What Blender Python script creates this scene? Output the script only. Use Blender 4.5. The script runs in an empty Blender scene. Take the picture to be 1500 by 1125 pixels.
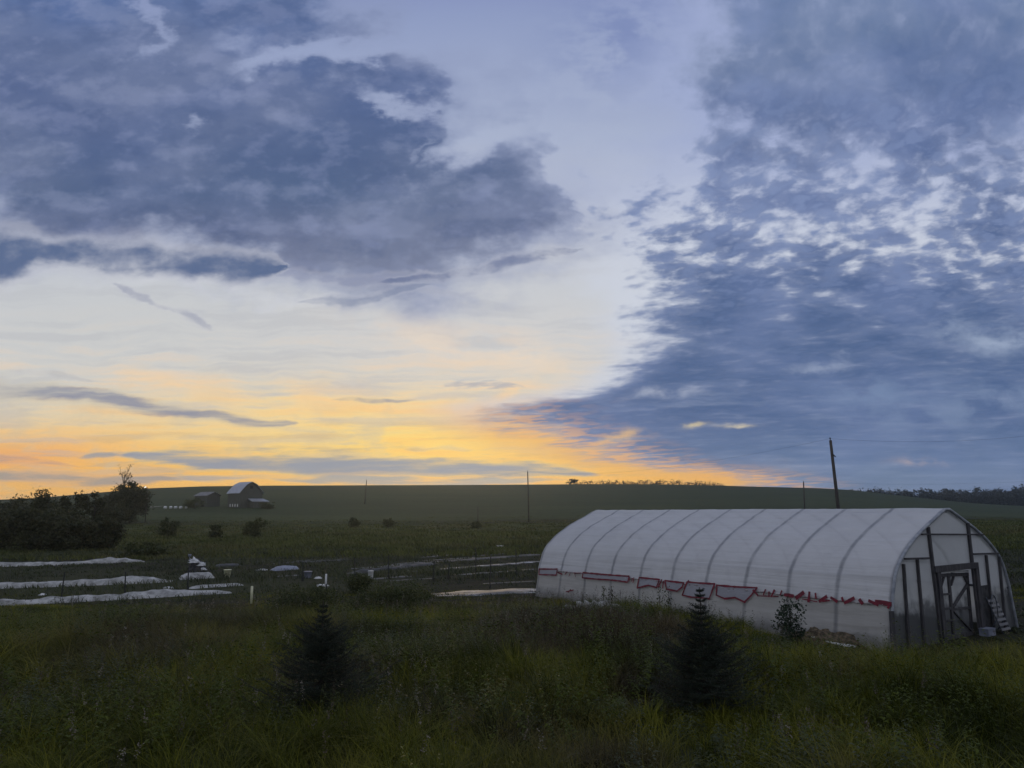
import bpy, math, random
import numpy as np
R = math.radians
random.seed(7)
rng = np.random.default_rng(7)
SC = bpy.context.scene
COL = SC.collection

# ------------------------------------------------------------------ camera geometry
FPX = 1083.0
H = 3.6
PITCH = math.atan((745.2 - 562.5) / FPX)
ROLL = -0.009


def ray(px, py):
    x = (px - 750) / FPX
    y = (562.5 - py) / FPX
    x, y = x * math.cos(ROLL) - y * math.sin(ROLL), x * math.sin(ROLL) + y * math.cos(ROLL)
    return (x, math.cos(PITCH) - y * math.sin(PITCH), math.sin(PITCH) + y * math.cos(PITCH))


def uv(px, py):
    r = ray(px, py)
    return r[0] / r[1], r[2] / r[1]


def at(px, py, d):
    """bearing of a feature turned into a point d metres ahead"""
    r = ray(px, py)
    return (r[0] / r[1] * d, d, H + r[2] / r[1] * d)


def s2l(c):
    out = []
    for v in c[:3]:
        v = v / 255.0
        out.append(v / 12.92 if v <= 0.04045 else ((v + 0.055) / 1.055) ** 2.4)
    return tuple(out) + (1.0,)


# ------------------------------------------------------------------ node helper
class NT:
    def __init__(self, tree):
        self.t = tree

    def new(self, kind, **kw):
        n = self.t.nodes.new(kind)
        for k, v in kw.items():
            setattr(n, k, v)
        return n

    def put(self, sock, v):
        if isinstance(v, bpy.types.NodeSocket):
            self.t.links.new(v, sock)
        else:
            sock.default_value = v

    def m(self, op, a, b=None, c=None, clamp=False):
        n = self.new('ShaderNodeMath', operation=op, use_clamp=clamp)
        for i, v in enumerate((a, b, c)):
            if v is not None:
                self.put(n.inputs[i], v)
        return n.outputs[0]

    def add(self, a, b): return self.m('ADD', a, b)
    def sub(self, a, b): return self.m('SUBTRACT', a, b)
    def mul(self, a, b): return self.m('MULTIPLY', a, b)
    def div(self, a, b): return self.m('DIVIDE', a, b)
    def mn(self, a, b): return self.m('MINIMUM', a, b)
    def mx(self, a, b): return self.m('MAXIMUM', a, b)

    def smooth(self, x, lo, hi, a=0.0, b=1.0):
        n = self.new('ShaderNodeMapRange', interpolation_type='SMOOTHSTEP')
        self.put(n.inputs[0], x)
        n.inputs[1].default_value = lo; n.inputs[2].default_value = hi
        n.inputs[3].default_value = a; n.inputs[4].default_value = b
        return n.outputs[0]

    def lin(self, x, lo, hi, a=0.0, b=1.0):
        n = self.new('ShaderNodeMapRange')
        self.put(n.inputs[0], x)
        n.inputs[1].default_value = lo; n.inputs[2].default_value = hi
        n.inputs[3].default_value = a; n.inputs[4].default_value = b
        return n.outputs[0]

    def mix(self, f, a, b, blend='MIX'):
        n = self.new('ShaderNodeMix', data_type='RGBA', blend_type=blend)
        self.put(n.inputs[0], f); self.put(n.inputs[6], a); self.put(n.inputs[7], b)
        return n.outputs[2]

    def comb(self, x, y, z=0.0):
        n = self.new('ShaderNodeCombineXYZ')
        for i, v in enumerate((x, y, z)):
            self.put(n.inputs[i], v)
        return n.outputs[0]

    def noise(self, vec, scale=1.0, detail=5.0, rough=0.55, dist=0.0, out=0, dim='3D'):
        n = self.new('ShaderNodeTexNoise', noise_dimensions=dim)
        self.put(n.inputs['Vector'], vec)
        n.inputs['Scale'].default_value = scale
        n.inputs['Detail'].default_value = detail
        n.inputs['Roughness'].default_value = rough
        n.inputs['Distortion'].default_value = dist
        return n.outputs[out]

    def curve(self, x, pts, lo=0.0, hi=1.0):
        """piecewise curve; pts = [(x, y)], y scaled from lo..hi"""
        n = self.new('ShaderNodeFloatCurve')
        self.put(n.inputs[1], x)
        c = n.mapping.curves[0]
        pts = sorted(pts)
        for i, (a, b) in enumerate(pts):
            b = (b - lo) / (hi - lo)
            if i < 2:
                c.points[i].location = (a, b)
            else:
                c.points.new(a, b)
        for p in c.points:
            p.handle_type = 'AUTO_CLAMPED'
        n.mapping.use_clip = False
        n.mapping.update()
        if (lo, hi) == (0.0, 1.0):
            return n.outputs[0]
        return self.m('MULTIPLY_ADD', n.outputs[0], hi - lo, lo)

    def ramp(self, x, stops, interp='LINEAR'):
        n = self.new('ShaderNodeValToRGB')
        self.put(n.inputs[0], x)
        e = n.color_ramp.elements
        n.color_ramp.interpolation = interp
        stops = sorted(stops)
        e[0].position, e[0].color = stops[0]
        e[1].position, e[1].color = stops[-1]
        for p, c in stops[1:-1]:
            q = e.new(p); q.color = c
        return n.outputs[0]


# ------------------------------------------------------------------ world: sunset sky
def build_world():
    w = bpy.data.worlds.new('World')
    SC.world = w
    w.use_nodes = True
    w.cycles.sampling_method = 'MANUAL'
    w.cycles.sample_map_resolution = 256
    t = w.node_tree
    t.nodes.clear()
    n = NT(t)
    tc = n.new('ShaderNodeTexCoord')
    sep = n.new('ShaderNodeSeparateXYZ')
    t.links.new(tc.outputs['Generated'], sep.inputs[0])
    x, y, z = sep.outputs
    yy = n.mx(y, 0.08)
    u = n.div(x, yy)
    v = n.div(z, yy)
    U = n.m('MULTIPLY_ADD', u, 0.6, 0.5, clamp=True)
    V = n.m('MULTIPLY', v, 1.25, clamp=True)
    uU = lambda px, py: 0.5 + 0.6 * uv(px, py)[0]
    vV = lambda py, px=750: 1.25 * uv(px, py)[1]

    def ycurve(pts):                      # v as a function of bearing
        return n.curve(U, [(uU(a, b), uv(a, b)[1]) for a, b in pts], -0.2, 1.0)

    def hcurve(pts, py):                  # thickness as a function of bearing
        return n.curve(U, [(uU(a, py), b / FPX) for a, b in pts], -0.1, 0.2)

    def gauss(px, py, rx, ry, ang=0.0):
        cu, cv = uv(px, py)
        du, dv = n.sub(u, cu), n.sub(v, cv)
        ca, sa = math.cos(ang), math.sin(ang)
        a = n.add(n.mul(du, ca * FPX / rx), n.mul(dv, sa * FPX / rx))
        b = n.add(n.mul(du, -sa * FPX / ry), n.mul(dv, ca * FPX / ry))
        d2 = n.add(n.mul(a, a), n.mul(b, b))
        return n.m('POWER', 2.718, n.mul(d2, -1.0))

    zz = n.add(n.mx(z, 0.0), 0.13)
    qx, qy = n.div(x, zz), n.div(y, zz)
    plane = n.comb(qx, qy, 0.0)
    uvv = n.comb(u, v, 0.0)
    # noises reused by the layers; the cloud outlines are drawn in a coordinate torn by noise
    def nz2(a, b, det, ro): return n.noise(n.comb(a, b), 1.0, det, ro, dim='2D')
    wn = n.new('ShaderNodeSeparateColor')
    t.links.new(n.noise(n.comb(n.mul(u, 7.0), n.mul(v, 12.0)), 1.0, 6.0, 0.58, out=1, dim='2D'), wn.inputs[0])
    fall = n.smooth(v, 0.02, 0.3, 0.3, 1.0)
    wu = n.mul(n.sub(wn.outputs[0], 0.5), n.mul(fall, 0.2))
    wv = n.mul(n.sub(wn.outputs[1], 0.5), n.mul(fall, 0.12))
    u0, v0, U0 = u, v, U
    n_low = nz2(n.mul(n.add(u, 3.0), 5.0), n.mul(v, 8.0), 7.0, 0.56)
    n_mid = nz2(n.mul(n.add(u, 5.0), 13.0), n.mul(v, 22.0), 6.0, 0.6)
    n_str = nz2(n.mul(n.add(n.add(u, 7.0), n.mul(v, 0.8)), 4.0), n.mul(n.add(v, n.mul(wv, 0.3)), 48.0), 6.0, 0.6)
    n_hor = nz2(n.mul(n.add(u, 9.0), 7.0), n.mul(v, 75.0), 5.0, 0.58)
    row = n.div(1.0, n.add(n.mx(v, 0.0), 0.2))
    n_alt = nz2(n.mul(n.add(n.add(u, 2.0), n.mul(wu, 0.2)), 11.0), n.mul(n.add(row, n.mul(wv, 0.8)), 8.5), 5.0, 0.5)
    n_alt2 = nz2(n.mul(n.add(n.add(u, 4.0), n.mul(wu, 0.15)), 30.0), n.mul(n.add(n.add(row, n.mul(u, 0.5)), n.mul(wv, 0.5)), 23.0), 4.0, 0.5)
    n_low2 = nz2(n.mul(n.add(n.add(u, 3.0), 0.012), 5.0), n.mul(n.add(v, 0.022), 8.0), 7.0, 0.56)
    n_soft = nz2(n.mul(n.add(u, 11.0), 2.2), n.mul(v, 4.0), 3.0, 0.5)

    c = s2l
    # ---- clear air: warm column towards the sunset, cool away from it
    warm = n.ramp(V, [(0.0, c((236, 178, 112))), (vV(715), c((248, 190, 104))), (vV(680), c((252, 206, 116))),
                      (vV(640), c((247, 214, 146))), (vV(600), c((228, 212, 182))), (vV(560), c((214, 211, 203))),
                      (vV(510), c((210, 211, 211))), (vV(430), c((203, 207, 213))), (vV(330), c((190, 196, 213))),
                      (vV(200), c((172, 183, 210))), (vV(20), c((145, 159, 198))), (1.0, c((132, 144, 192)))])
    cool = n.ramp(V, [(0.0, c((170, 165, 165))), (vV(680), c((150, 155, 170))), (vV(600), c((190, 190, 192))),
                      (vV(480), c((205, 208, 214))), (vV(330), c((188, 196, 216))), (vV(100), c((146, 160, 204))),
                      (1.0, c((128, 142, 190)))])
    side = n.smooth(u, uv(930, 650)[0], uv(1160, 650)[0])
    clear = n.mix(side, warm, cool)
    # redder light low on the far left, brightest yellow near the sun's bearing
    clear = n.mix(n.mul(gauss(20, 668, 190, 34), 0.75), clear, c((244, 168, 104)))
    clear = n.mix(n.mul(gauss(240, 690, 200, 22), 0.5), clear, c((255, 190, 92)))
    clear = n.mix(n.mul(gauss(600, 645, 190, 36), 0.6), clear, c((255, 224, 118)))
    clear = n.mix(n.mul(gauss(985, 692, 95, 17), 0.85), clear, c((255, 190, 84)))
    clear = n.mix(n.mul(n.mul(gauss(450, 600, 250, 38), n.smooth(n_str, 0.3, 0.6)), 0.6), clear, c((255, 220, 140)))
    # pale paler patch in the open sky on the left
    clear = n.mix(n.mul(gauss(150, 470, 330, 80), 0.4), clear, c((204, 206, 206)))
    nis = n.new('ShaderNodeTexSky', sky_type='NISHITA')
    nis.sun_disc = False
    nis.sun_elevation = R(1.0); nis.sun_rotation = R(-4.0)
    nis.dust_density = 2.0
    nsc = n.mix(1.0, nis.outputs[0], (0.1, 0.1, 0.1, 1), 'MULTIPLY')
    clear = n.mix(0.06, clear, nsc)

    # ---- high thin cirrus lit from below
    cir = n.smooth(n_str, 0.47, 0.72)
    lowv = n.smooth(v, uv(750, 430)[1], uv(750, 600)[1])
    cirA = n.mul(n.mul(cir, lowv), n.sub(1.0, side))
    clear = n.mix(n.mul(cirA, 0.55), clear, n.mix(n.smooth(v, uv(750, 640)[1], uv(750, 520)[1]), c((255, 196, 110)), c((250, 214, 172))))
    clear = n.mix(n.mul(n.mul(n.smooth(n_str, 0.52, 0.36), n.smooth(v, 0.62, 0.12)), 0.35), clear, c((176, 178, 186)))
    hm = n.mul(n.smooth(n_hor, 0.50, 0.68), n.smooth(v, 0.17, 0.05))
    clear = n.mix(n.mul(hm, 0.55), clear, c((196, 170, 138)))
    hm = n.mul(n.smooth(n_mid, 0.52, 0.68), n.smooth(v, 0.24, 0.08))
    clear = n.mix(n.mul(hm, 0.40), clear, c((206, 192, 168)))
    # peach patches above the glow
    for (px, py, rx, ry, an, k) in ((640, 500, 120, 26, -0.25, 0.6), (775, 520, 70, 26, -0.35, 0.7), (745, 578, 60, 9, 0.5, 0.9),
                                    (430, 580, 150, 22, -0.05, 0.7), (700, 610, 70, 16, -0.3, 0.7), (240, 560, 80, 14, -0.25, 0.5)):
        g = n.mul(gauss(px, py, rx, ry, an), n.smooth(n_mid, 0.3, 0.62))
        clear = n.mix(n.mul(g, k * 0.72), clear, c((252, 210, 152)) if py > 540 else c((246, 220, 190)))
    # thin lavender veil in the open gap at upper centre right
    veil = n.mul(gauss(900, 250, 190, 170, 0.9), n.smooth(n_low, 0.38, 0.7))
    clear = n.mix(n.mul(veil, 0.45), clear, c((160, 170, 200)))
    veil = n.mul(gauss(930, 40, 130, 90, 0.6), n.smooth(n_mid, 0.36, 0.6))
    clear = n.mix(n.mul(veil, 0.85), clear, c((122, 137, 182)))
    col = clear

    # ---- right bank of altocumulus
    u = n.add(u0, wu); v = n.add(v0, wv)
    U = n.m('MULTIPLY_ADD', u, 0.6, 0.5, clamp=True)
    edge_pts = [(0, 1030), (100, 1022), (200, 1012), (270, 985), (330, 948), (400, 930), (470, 930), (520, 925), (560, 880),
                (585, 780), (604, 700), (625, 722), (650, 800), (675, 880), (692, 985), (706, 1060), (725, 1085), (745, 1100)]
    edge = n.curve(V, [(1.25 * uv(b, a)[1], uv(b, a)[0]) for a, b in edge_pts], -0.5, 1.0)
    soft = n.curve(V, [(0.0, 0.09), (vV(640), 0.10), (vV(560), 0.07), (vV(400), 0.085), (vV(200), 0.10), (1.0, 0.10)])
    K = n.curve(V, [(0.0, 1.35), (vV(690), 1.25), (vV(560), 1.25), (vV(430), 1.1), (vV(375), 0.62), (vV(300), 0.5), (vV(230), 0.6), (vV(150), 0.9), (vV(60), 0.85), (1.0, 0.8)], 0, 2)
    A = n.curve(V, [(0.0, 1.2), (vV(600), 1.5), (vV(500), 1.6), (vV(400), 3.2), (vV(300), 3.8), (vV(200), 2.4), (vV(80), 1.3), (1.0, 1.4)], 0, 4)
    base = n.mn(n.div(n.sub(u, edge), soft), K)
    nn = n.add(n.mul(n.sub(n_alt, 0.5), 1.0), n.mul(n.sub(n_alt2, 0.5), 0.75))
    dR = n.add(base, n.mul(nn, A))
    aR = n.smooth(dR, -0.4, 0.85)
    # its own colour: darker where thick, streaked lower down
    cR = n.ramp(V, [(0.0, c((122, 138, 164))), (vV(712), c((114, 134, 164))), (vV(680), c((96, 118, 154))), (vV(620), c((82, 104, 144))),
                    (vV(500), c((77, 99, 139))), (vV(380), c((84, 104, 145))), (vV(220), c((92, 110, 150))), (vV(40), c((90, 112, 151))), (1.0, c((96, 118, 160)))])
    thick = n.smooth(dR, 0.2, 1.5)
    cR = n.mix(thick, n.mix(0.42, cR, c((170, 180, 208))), cR)
    strk = n.mul(n.smooth(n_str, 0.52, 0.76), n.smooth(v, 0.30, 0.12))
    cR = n.mix(n.mul(strk, 0.26), cR, c((158, 170, 194)))
    blot = n.smooth(n_low, 0.40, 0.68)
    cR = n.mix(n.mul(blot, n.lin(v, 0.2, 0.7, 0.22, 0.5)), cR, c((128, 144, 186)))
    cR = n.mix(n.mul(n.smooth(n_soft, 0.52, 0.36), 0.35), cR, c((66, 90, 138)))
    cR = n.mix(n.mul(n.smooth(n_alt2, 0.46, 0.66), n.mul(n.smooth(v, 0.2, 0.40, 0.10, 0.42), n.smooth(v, 0.66, 0.48, 0.25, 1.0))), cR, c((140, 156, 194)))
    # pale gaps glowing between the cloudlets
    rim = n.mul(n.mul(n.smooth(dR, -0.75, -0.05), n.smooth(dR, 0.75, 0.05)), n.smooth(u, edge_u(300) , edge_u(300) + 0.08))
    gapc = n.mix(n.smooth(v, uv(750, 650)[1], uv(750, 560)[1]), c((238, 184, 110)), n.mix(n.smooth(v, 0.33, 0.56), c((204, 210, 224)), c((160, 172, 208))))
    inR = n.smooth(n.div(n.sub(u, edge), soft), -1.6, 0.2)
    back = n.mix(n.mul(inR, 0.85), col, gapc)
    cR = n.mix(n.mul(n.mul(n.smooth(v, 0.17, 0.09), n.smooth(n.sub(u, edge), 0.20, 0.0)), n.smooth(n_alt2, 0.42, 0.62, 0.0, 0.8)), cR, c((246, 184, 112)))
    col = n.mix(aR, back, cR)
    # bright little openings low in the right bank
    for (px, py, rx, ry, cc, k) in ((1015, 629, 22, 3, (222, 204, 160), 0.75), (1095, 629, 20, 2.5, (216, 204, 176), 0.75), (905, 644, 26, 6, (240, 196, 130), 0.55),
                                    (1345, 672, 34, 4, (196, 176, 172), 0.7), (985, 572, 40, 5, (170, 178, 198), 0.7), (1190, 532, 30, 5, (160, 172, 196), 0.6),
                                    (1440, 600, 120, 22, (122, 140, 172), 0.7), (1470, 490, 60, 14, (168, 182, 206), 0.7), (1290, 572, 60, 16, (120, 140, 174), 0.7),
                                    (1040, 700, 60, 8, (255, 186, 80), 0.6)):
        g = n.mul(gauss(px, py, rx * 1.3, ry * 1.4, 0.05), n.smooth(n_mid, 0.34, 0.58))
        col = n.mix(n.mul(g, k), col, c(cc))

    # ---- left bank: one big ragged cloud mass
    lowA = ycurve([(-60, 366), (0, 374), (120, 394), (240, 396), (330, 410), (420, 432), (520, 440), (620, 446), (700, 436), (760, 408), (820, 372), (960, 330)])
    upA = ycurve([(-60, -200), (300, -200), (470, -60), (560, -5), (620, 70), (640, 120), (700, 128), (750, 138), (790, 165), (815, 205), (822, 250), (835, 330), (850, 362), (960, 420)])
    e1 = n.div(n.sub(v, lowA), 0.075)
    e2 = n.div(n.sub(upA, v), 0.12)
    baseA = n.add(n.mn(n.mn(e1, e2), 1.35), 0.18)
    dA = n.add(baseA, n.add(n.mul(n.sub(n_low, 0.5), 2.3), n.mul(n.sub(n_mid, 0.5), 1.1)))
    # open windows inside the mass
    for (px, py, rx, ry, an, k) in ((270, 172, 34, 14, -0.3, 0.85), (470, 80, 130, 20, 0.2, 1.7), (205, 30, 20, 46, 0.0, 0.95), (570, 150, 70, 18, -0.5, 1.3),
                                    (715, 205, 80, 18, 0.3, 1.1), (605, 220, 14, 40, 0.0, 0.6), (600, 60, 40, 40, 0.0, 0.4), (800, 300, 50, 50, 0.5, 0.6), (350, 60, 60, 20, 0.0, 0.5)):
        dA = n.sub(dA, n.mul(gauss(px, py, rx, ry, an), k))
    aA = n.smooth(dA, -0.55, 1.25)
    cA = n.ramp(V, [(0.0, c((118, 124, 146))), (vV(390), c((108, 116, 142))), (vV(340), c((96, 107, 138))), (vV(280), c((80, 98, 134))), (vV(220), c((78, 97, 136))),
                    (vV(130), c((78, 98, 142))), (vV(40), c((84, 105, 150))), (1.0, c((92, 114, 160)))])
    cA = n.mix(n.mul(n.smooth(n_soft, 0.42, 0.66), 0.45), cA, c((124, 134, 162)))
    cA = n.mix(n.mul(gauss(40, 130, 190, 60, -0.5), 0.55), cA, c((68, 88, 134)))
    cA = n.mix(n.mul(gauss(520, 290, 190, 60, 0.0), 0.45), cA, c((76, 98, 136)))
    cA = n.mix(n.mul(n.smooth(n_low, 0.5, 0.72), 0.22), cA, c((132, 144, 182)))
    rel = n.mul(n.sub(n_low, n_low2), 6.0)
    cA = n.mix(n.mul(n.smooth(rel, 0.05, 0.85), 0.24), cA, c((150, 160, 190)))
    cA = n.mix(n.mul(n.smooth(rel, -0.02, -0.75), 0.35), cA, c((66, 86, 128)))
    cA = n.mix(n.mul(n.smooth(dA, 1.35, 0.2), 0.75), cA, c((150, 161, 194)))
    cA = n.mix(n.mul(n.smooth(n_mid, 0.5, 0.7), 0.22), cA, c((150, 160, 196)))
    col = n.mix(n.mul(aA, 0.97), col, cA)
    # bright seam just below the bank
    seam = n.mul(n.smooth(n.m('ABSOLUTE', n.sub(v, n.sub(lowA, 0.012))), 0.022, 0.0), n.smooth(u, uv(560, 380)[0], uv(420, 380)[0]))
    col = n.mix(n.mul(n.mul(seam, n.smooth(n_mid, 0.35, 0.6)), n.sub(0.34, n.mul(aA, 0.55))), col, c((222, 224, 232)))

    # ---- separate strips and wisps
    u = n.add(u0, n.mul(wu, 0.6)); v = n.add(v0, n.mul(wv, 0.35))
    U = n.m('MULTIPLY_ADD', u, 0.6, 0.5, clamp=True)
    def strip(cpts, hpts, colour, alpha, amp, nz, rag=1.25, lit=(206, 206, 214)):
        nonlocal col
        cc = ycurve(cpts)
        hh = n.mx(n.mul(hcurve(hpts, cpts[0][1]), 1.5), 0.0012)
        d = n.sub(1.0, n.div(n.m('ABSOLUTE', n.sub(v, cc)), hh))
        inside = n.smooth(hcurve(hpts, cpts[0][1]), 0.0, 0.004)
        d = n.add(n.mn(d, 0.75), n.mul(n.sub(nz, 0.5), amp))
        a = n.mul(n.smooth(d, 0.0, rag), n.mul(inside, alpha))
        k = n.mix(n.smooth(d, 0.9, 0.1), c(colour), c(lit))
        col = n.mix(a, col, k)

    mixn = n.add(n.mul(n_mid, 0.5), n.mul(n_low, 0.5))
    # second band under the left bank
    strip([(-80, 374), (0, 376), (60, 372), (160, 378), (260, 376), (340, 388), (400, 394), (440, 396)],
          [(-80, 42), (0, 44), (80, 26), (160, 32), (240, 36), (300, 34), (370, 26), (415, 10), (430, 0)],
          (88, 106, 142), 0.97, 1.6, mixn, 0.9)
    # torn wisps below its end
    strip([(400, 408), (460, 406), (520, 410), (600, 402), (680, 398)], [(400, 0), (430, 9), (480, 11), (560, 10), (640, 6), (700, 0)], (150, 156, 180), 0.7, 3.0, mixn)
    strip([(440, 446), (500, 444), (560, 436), (600, 424), (640, 420)], [(440, 0), (470, 9), (520, 12), (570, 12), (610, 7), (650, 0)], (132, 142, 168), 0.8, 2.6, mixn)
    strip([(560, 412), (660, 398), (740, 386), (800, 372), (850, 362)], [(560, 0), (620, 9), (700, 14), (780, 12), (830, 7), (860, 0)], (104, 116, 150), 0.85, 2.6, mixn)
    strip([(620, 430), (700, 428), (760, 428)], [(610, 0), (660, 6), (720, 5), (770, 0)], (172, 176, 192), 0.6, 3.0, mixn)
    # feathered streaks in the pale sky
    strip([(150, 412), (180, 428), (220, 448), (270, 466), (330, 482)], [(150, 0), (170, 7), (210, 9), (260, 9), (300, 6), (340, 0)], (160, 164, 182), 0.75, 1.8, n_mid, 1.2)
    strip([(20, 545), (60, 548), (100, 552), (150, 560)], [(15, 0), (50, 7), (90, 8), (130, 5), (155, 0)], (182, 182, 186), 0.7, 3.0, mixn)
    # long diagonal wisp at the left
    strip([(-60, 564), (0, 571), (80, 578), (160, 586), (240, 598), (310, 612), (370, 620), (440, 622)],
          [(-60, 18), (0, 17), (80, 14), (160, 12), (240, 11), (310, 9), (380, 8), (430, 4), (445, 0)], (138, 144, 163), 0.92, 1.8, n_str, 1.05, (214, 200, 170))
    # small dark flecks in the glow
    strip([(480, 560), (510, 560), (540, 562)], [(480, 0), (500, 8), (525, 6), (548, 0)], (170, 166, 166), 0.7, 3.0, mixn)
    strip([(480, 585), (520, 583), (560, 584), (610, 588)], [(480, 0), (510, 6), (550, 7), (590, 4), (618, 0)], (140, 146, 164), 0.85, 2.4, mixn, 0.9, (240, 214, 160))
    strip([(640, 562), (690, 560), (740, 562), (770, 572)], [(640, 0), (670, 8), (720, 9), (750, 5), (775, 0)], (166, 172, 186), 0.7, 2.4, n_alt2, 1.2, (214, 214, 212))
    strip([(590, 660), (620, 660), (650, 658), (700, 659)], [(585, 0), (610, 3.5), (640, 2.5), (670, 3.5), (705, 0)], (170, 160, 140), 0.85, 1.6, n_hor)
    # grey shelf along the horizon
    strip([(180, 668), (240, 668), (320, 676), (420, 682), (520, 684), (640, 686), (740, 688), (820, 690), (880, 694)],
          [(170, 0), (215, 8), (300, 15), (400, 19), (520, 17), (640, 14), (740, 13), (810, 10), (860, 4), (885, 0)],
          (146, 153, 168), 0.96, 1.7, n_hor, 0.7, (222, 196, 140))
    strip([(110, 668), (150, 666), (185, 667)], [(108, 0), (130, 5), (160, 5), (188, 0)], (160, 158, 160), 0.9, 1.2, n_hor, 0.9, (240, 190, 120))
    strip([(-80, 694), (0, 698), (80, 700), (160, 702), (260, 704)], [(-80, 13), (0, 11), (100, 9), (180, 7), (250, 4), (280, 0)], (166, 156, 150), 0.92, 1.5, n_hor, 0.9, (246, 186, 116))
    strip([(-80, 672), (0, 672), (60, 676), (120, 682)], [(-80, 9), (0, 8), (60, 5), (110, 2), (130, 0)], (196, 158, 140), 0.8, 1.6, n_hor, 0.9, (244, 180, 116))
    strip([(250, 702), (360, 700), (480, 702), (620, 704), (760, 704), (850, 702)], [(240, 0), (330, 8), (450, 7), (600, 8), (740, 6), (860, 0)], (172, 168, 166), 0.8, 2.2, n_hor, 0.9, (250, 204, 130))

    u, v = u0, v0
    # ---- the rest of the dome: the same overcast dusk overhead and behind
    over = n.ramp(n.m('MULTIPLY_ADD', z, 0.5, 0.5, clamp=True), [(0.0, c((60, 62, 64))), (0.49, c((140, 145, 156))), (0.56, c((176, 179, 190))), (0.75, c((177, 182, 198))), (1.0, c((170, 177, 200)))])
    over = n.mix(n.mul(n.smooth(n.noise(n.comb(n.mul(x, 3), n.mul(y, 3), n.mul(z, 4)), 1.0, 6.0, 0.55), 0.42, 0.62), 0.45), over, c((110, 122, 154)))
    front = n.mul(n.smooth(y, 0.12, 0.42), n.smooth(v, 1.05, 0.78))
    col = n.mix(front, over, col)
    below = n.smooth(z, -0.002, -0.03)
    col = n.mix(below, col, c((48, 50, 46)))
    bg = n.new('ShaderNodeBackground')
    t.links.new(col, bg.inputs[0])
    bg.inputs[1].default_value = 1.0
    out = n.new('ShaderNodeOutputWorld')
    t.links.new(bg.outputs[0], out.inputs[0])


def edge_u(py):
    return uv(900, py)[0]


build_world()
# ------------------------------------------------------------------ mesh helpers
def npmesh(name, V, quads=None, tris=None, mat=None, parent=None, smooth=False, attr=None, loc=None):
    me = bpy.data.meshes.new(name)
    V = np.asarray(V, dtype=np.float32).reshape(-1, 3)
    nq = 0 if quads is None else len(quads)
    nt_ = 0 if tris is None else len(tris)
    me.vertices.add(len(V))
    me.vertices.foreach_set('co', V.ravel())
    loops = []
    if nq: loops.append(np.asarray(quads, dtype=np.int32).ravel())
    if nt_: loops.append(np.asarray(tris, dtype=np.int32).ravel())
    L = np.concatenate(loops)
    me.loops.add(len(L))
    me.loops.foreach_set('vertex_index', L)
    me.polygons.add(nq + nt_)
    starts = np.concatenate([np.arange(nq) * 4, nq * 4 + np.arange(nt_) * 3]).astype(np.int32)
    me.polygons.foreach_set('loop_start', starts)
    if smooth:
        me.polygons.foreach_set('use_smooth', np.ones(nq + nt_, dtype=bool))
    me.update(calc_edges=True)
    if attr is not None:
        a = me.attributes.new('tint', 'FLOAT', 'POINT')
        a.data.foreach_set('value', np.asarray(attr, dtype=np.float32))
    if mat: me.materials.append(mat)
    o = bpy.data.objects.new(name, me)
    COL.objects.link(o)
    if parent: o.parent = parent
    if loc is not None: o.location = loc
    return o


class MB:
    """collects shapes of one part into one mesh"""
    def __init__(self):
        self.v = []; self.f = []

    def add(self, vs, fs):
        b = len(self.v)
        self.v += [tuple(p) for p in vs]
        self.f += [tuple(i + b for i in q) for q in fs]

    def box(self, c, s, rot=None):
        hx, hy, hz = s[0] / 2, s[1] / 2, s[2] / 2
        vs = [Vector((x, y, z)) for x in (-hx, hx) for y in (-hy, hy) for z in (-hz, hz)]
        if rot is not None: vs = [rot @ q for q in vs]
        self.add([(q[0] + c[0], q[1] + c[1], q[2] + c[2]) for q in vs],
                 [(0, 1, 3, 2), (4, 6, 7, 5), (0, 4, 5, 1), (2, 3, 7, 6), (0, 2, 6, 4), (1, 5, 7, 3)])

    def bar(self, a, b, w, d, upv=(0, 0, 1)):
        """rectangular bar from a to b"""
        a, b = Vector(a), Vector(b)
        y = (b - a); L = y.length; y.normalize()
        x = y.cross(Vector(upv))
        if x.length < 1e-4: x = y.cross(Vector((1, 0, 0)))
        x.normalize(); z = x.cross(y)
        m = Matrix((x, y, z)).transposed()
        self.box((a + b) / 2, (w, L, d), m)

    def tube(self, pts, rad, seg=8, cap=True):
        pts = [Vector(p) for p in pts]
        rr = rad if isinstance(rad, (list, tuple)) else [rad] * len(pts)
        rings = []
        prev = None
        for i, p in enumerate(pts):
            t = (pts[min(i + 1, len(pts) - 1)] - pts[max(i - 1, 0)])
            if t.length < 1e-9: t = Vector((0, 0, 1))
            t.normalize()
            if prev is None:
                ref = Vector((0, 0, 1)) if abs(t.z) < 0.9 else Vector((1, 0, 0))
                x = t.cross(ref).normalized()
            else:
                x = (prev - t * prev.dot(t)).normalized()
            prev = x
            y = t.cross(x)
            rings.append([p + (x * math.cos(k * 2 * math.pi / seg) + y * math.sin(k * 2 * math.pi / seg)) * rr[i] for k in range(seg)])
        vs = [q for r in rings for q in r]
        fs = []
        for i in range(len(pts) - 1):
            for k in range(seg):
                fs.append((i * seg + k, i * seg + (k + 1) % seg, (i + 1) * seg + (k + 1) % seg, (i + 1) * seg + k))
        if cap:
            fs.append(tuple(range(seg - 1, -1, -1)))
            fs.append(tuple((len(pts) - 1) * seg + k for k in range(seg)))
        self.add(vs, fs)

    def build(self, name, mat, parent=None, smooth=False, loc=None):
        me = bpy.data.meshes.new(name)
        me.from_pydata(self.v, [], self.f)
        if smooth:
            for p in me.polygons: p.use_smooth = True
        me.update()
        if mat: me.materials.append(mat)
        o = bpy.data.objects.new(name, me)
        COL.objects.link(o)
        if parent: o.parent = parent
        if loc is not None: o.location = loc
        return o


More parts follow.
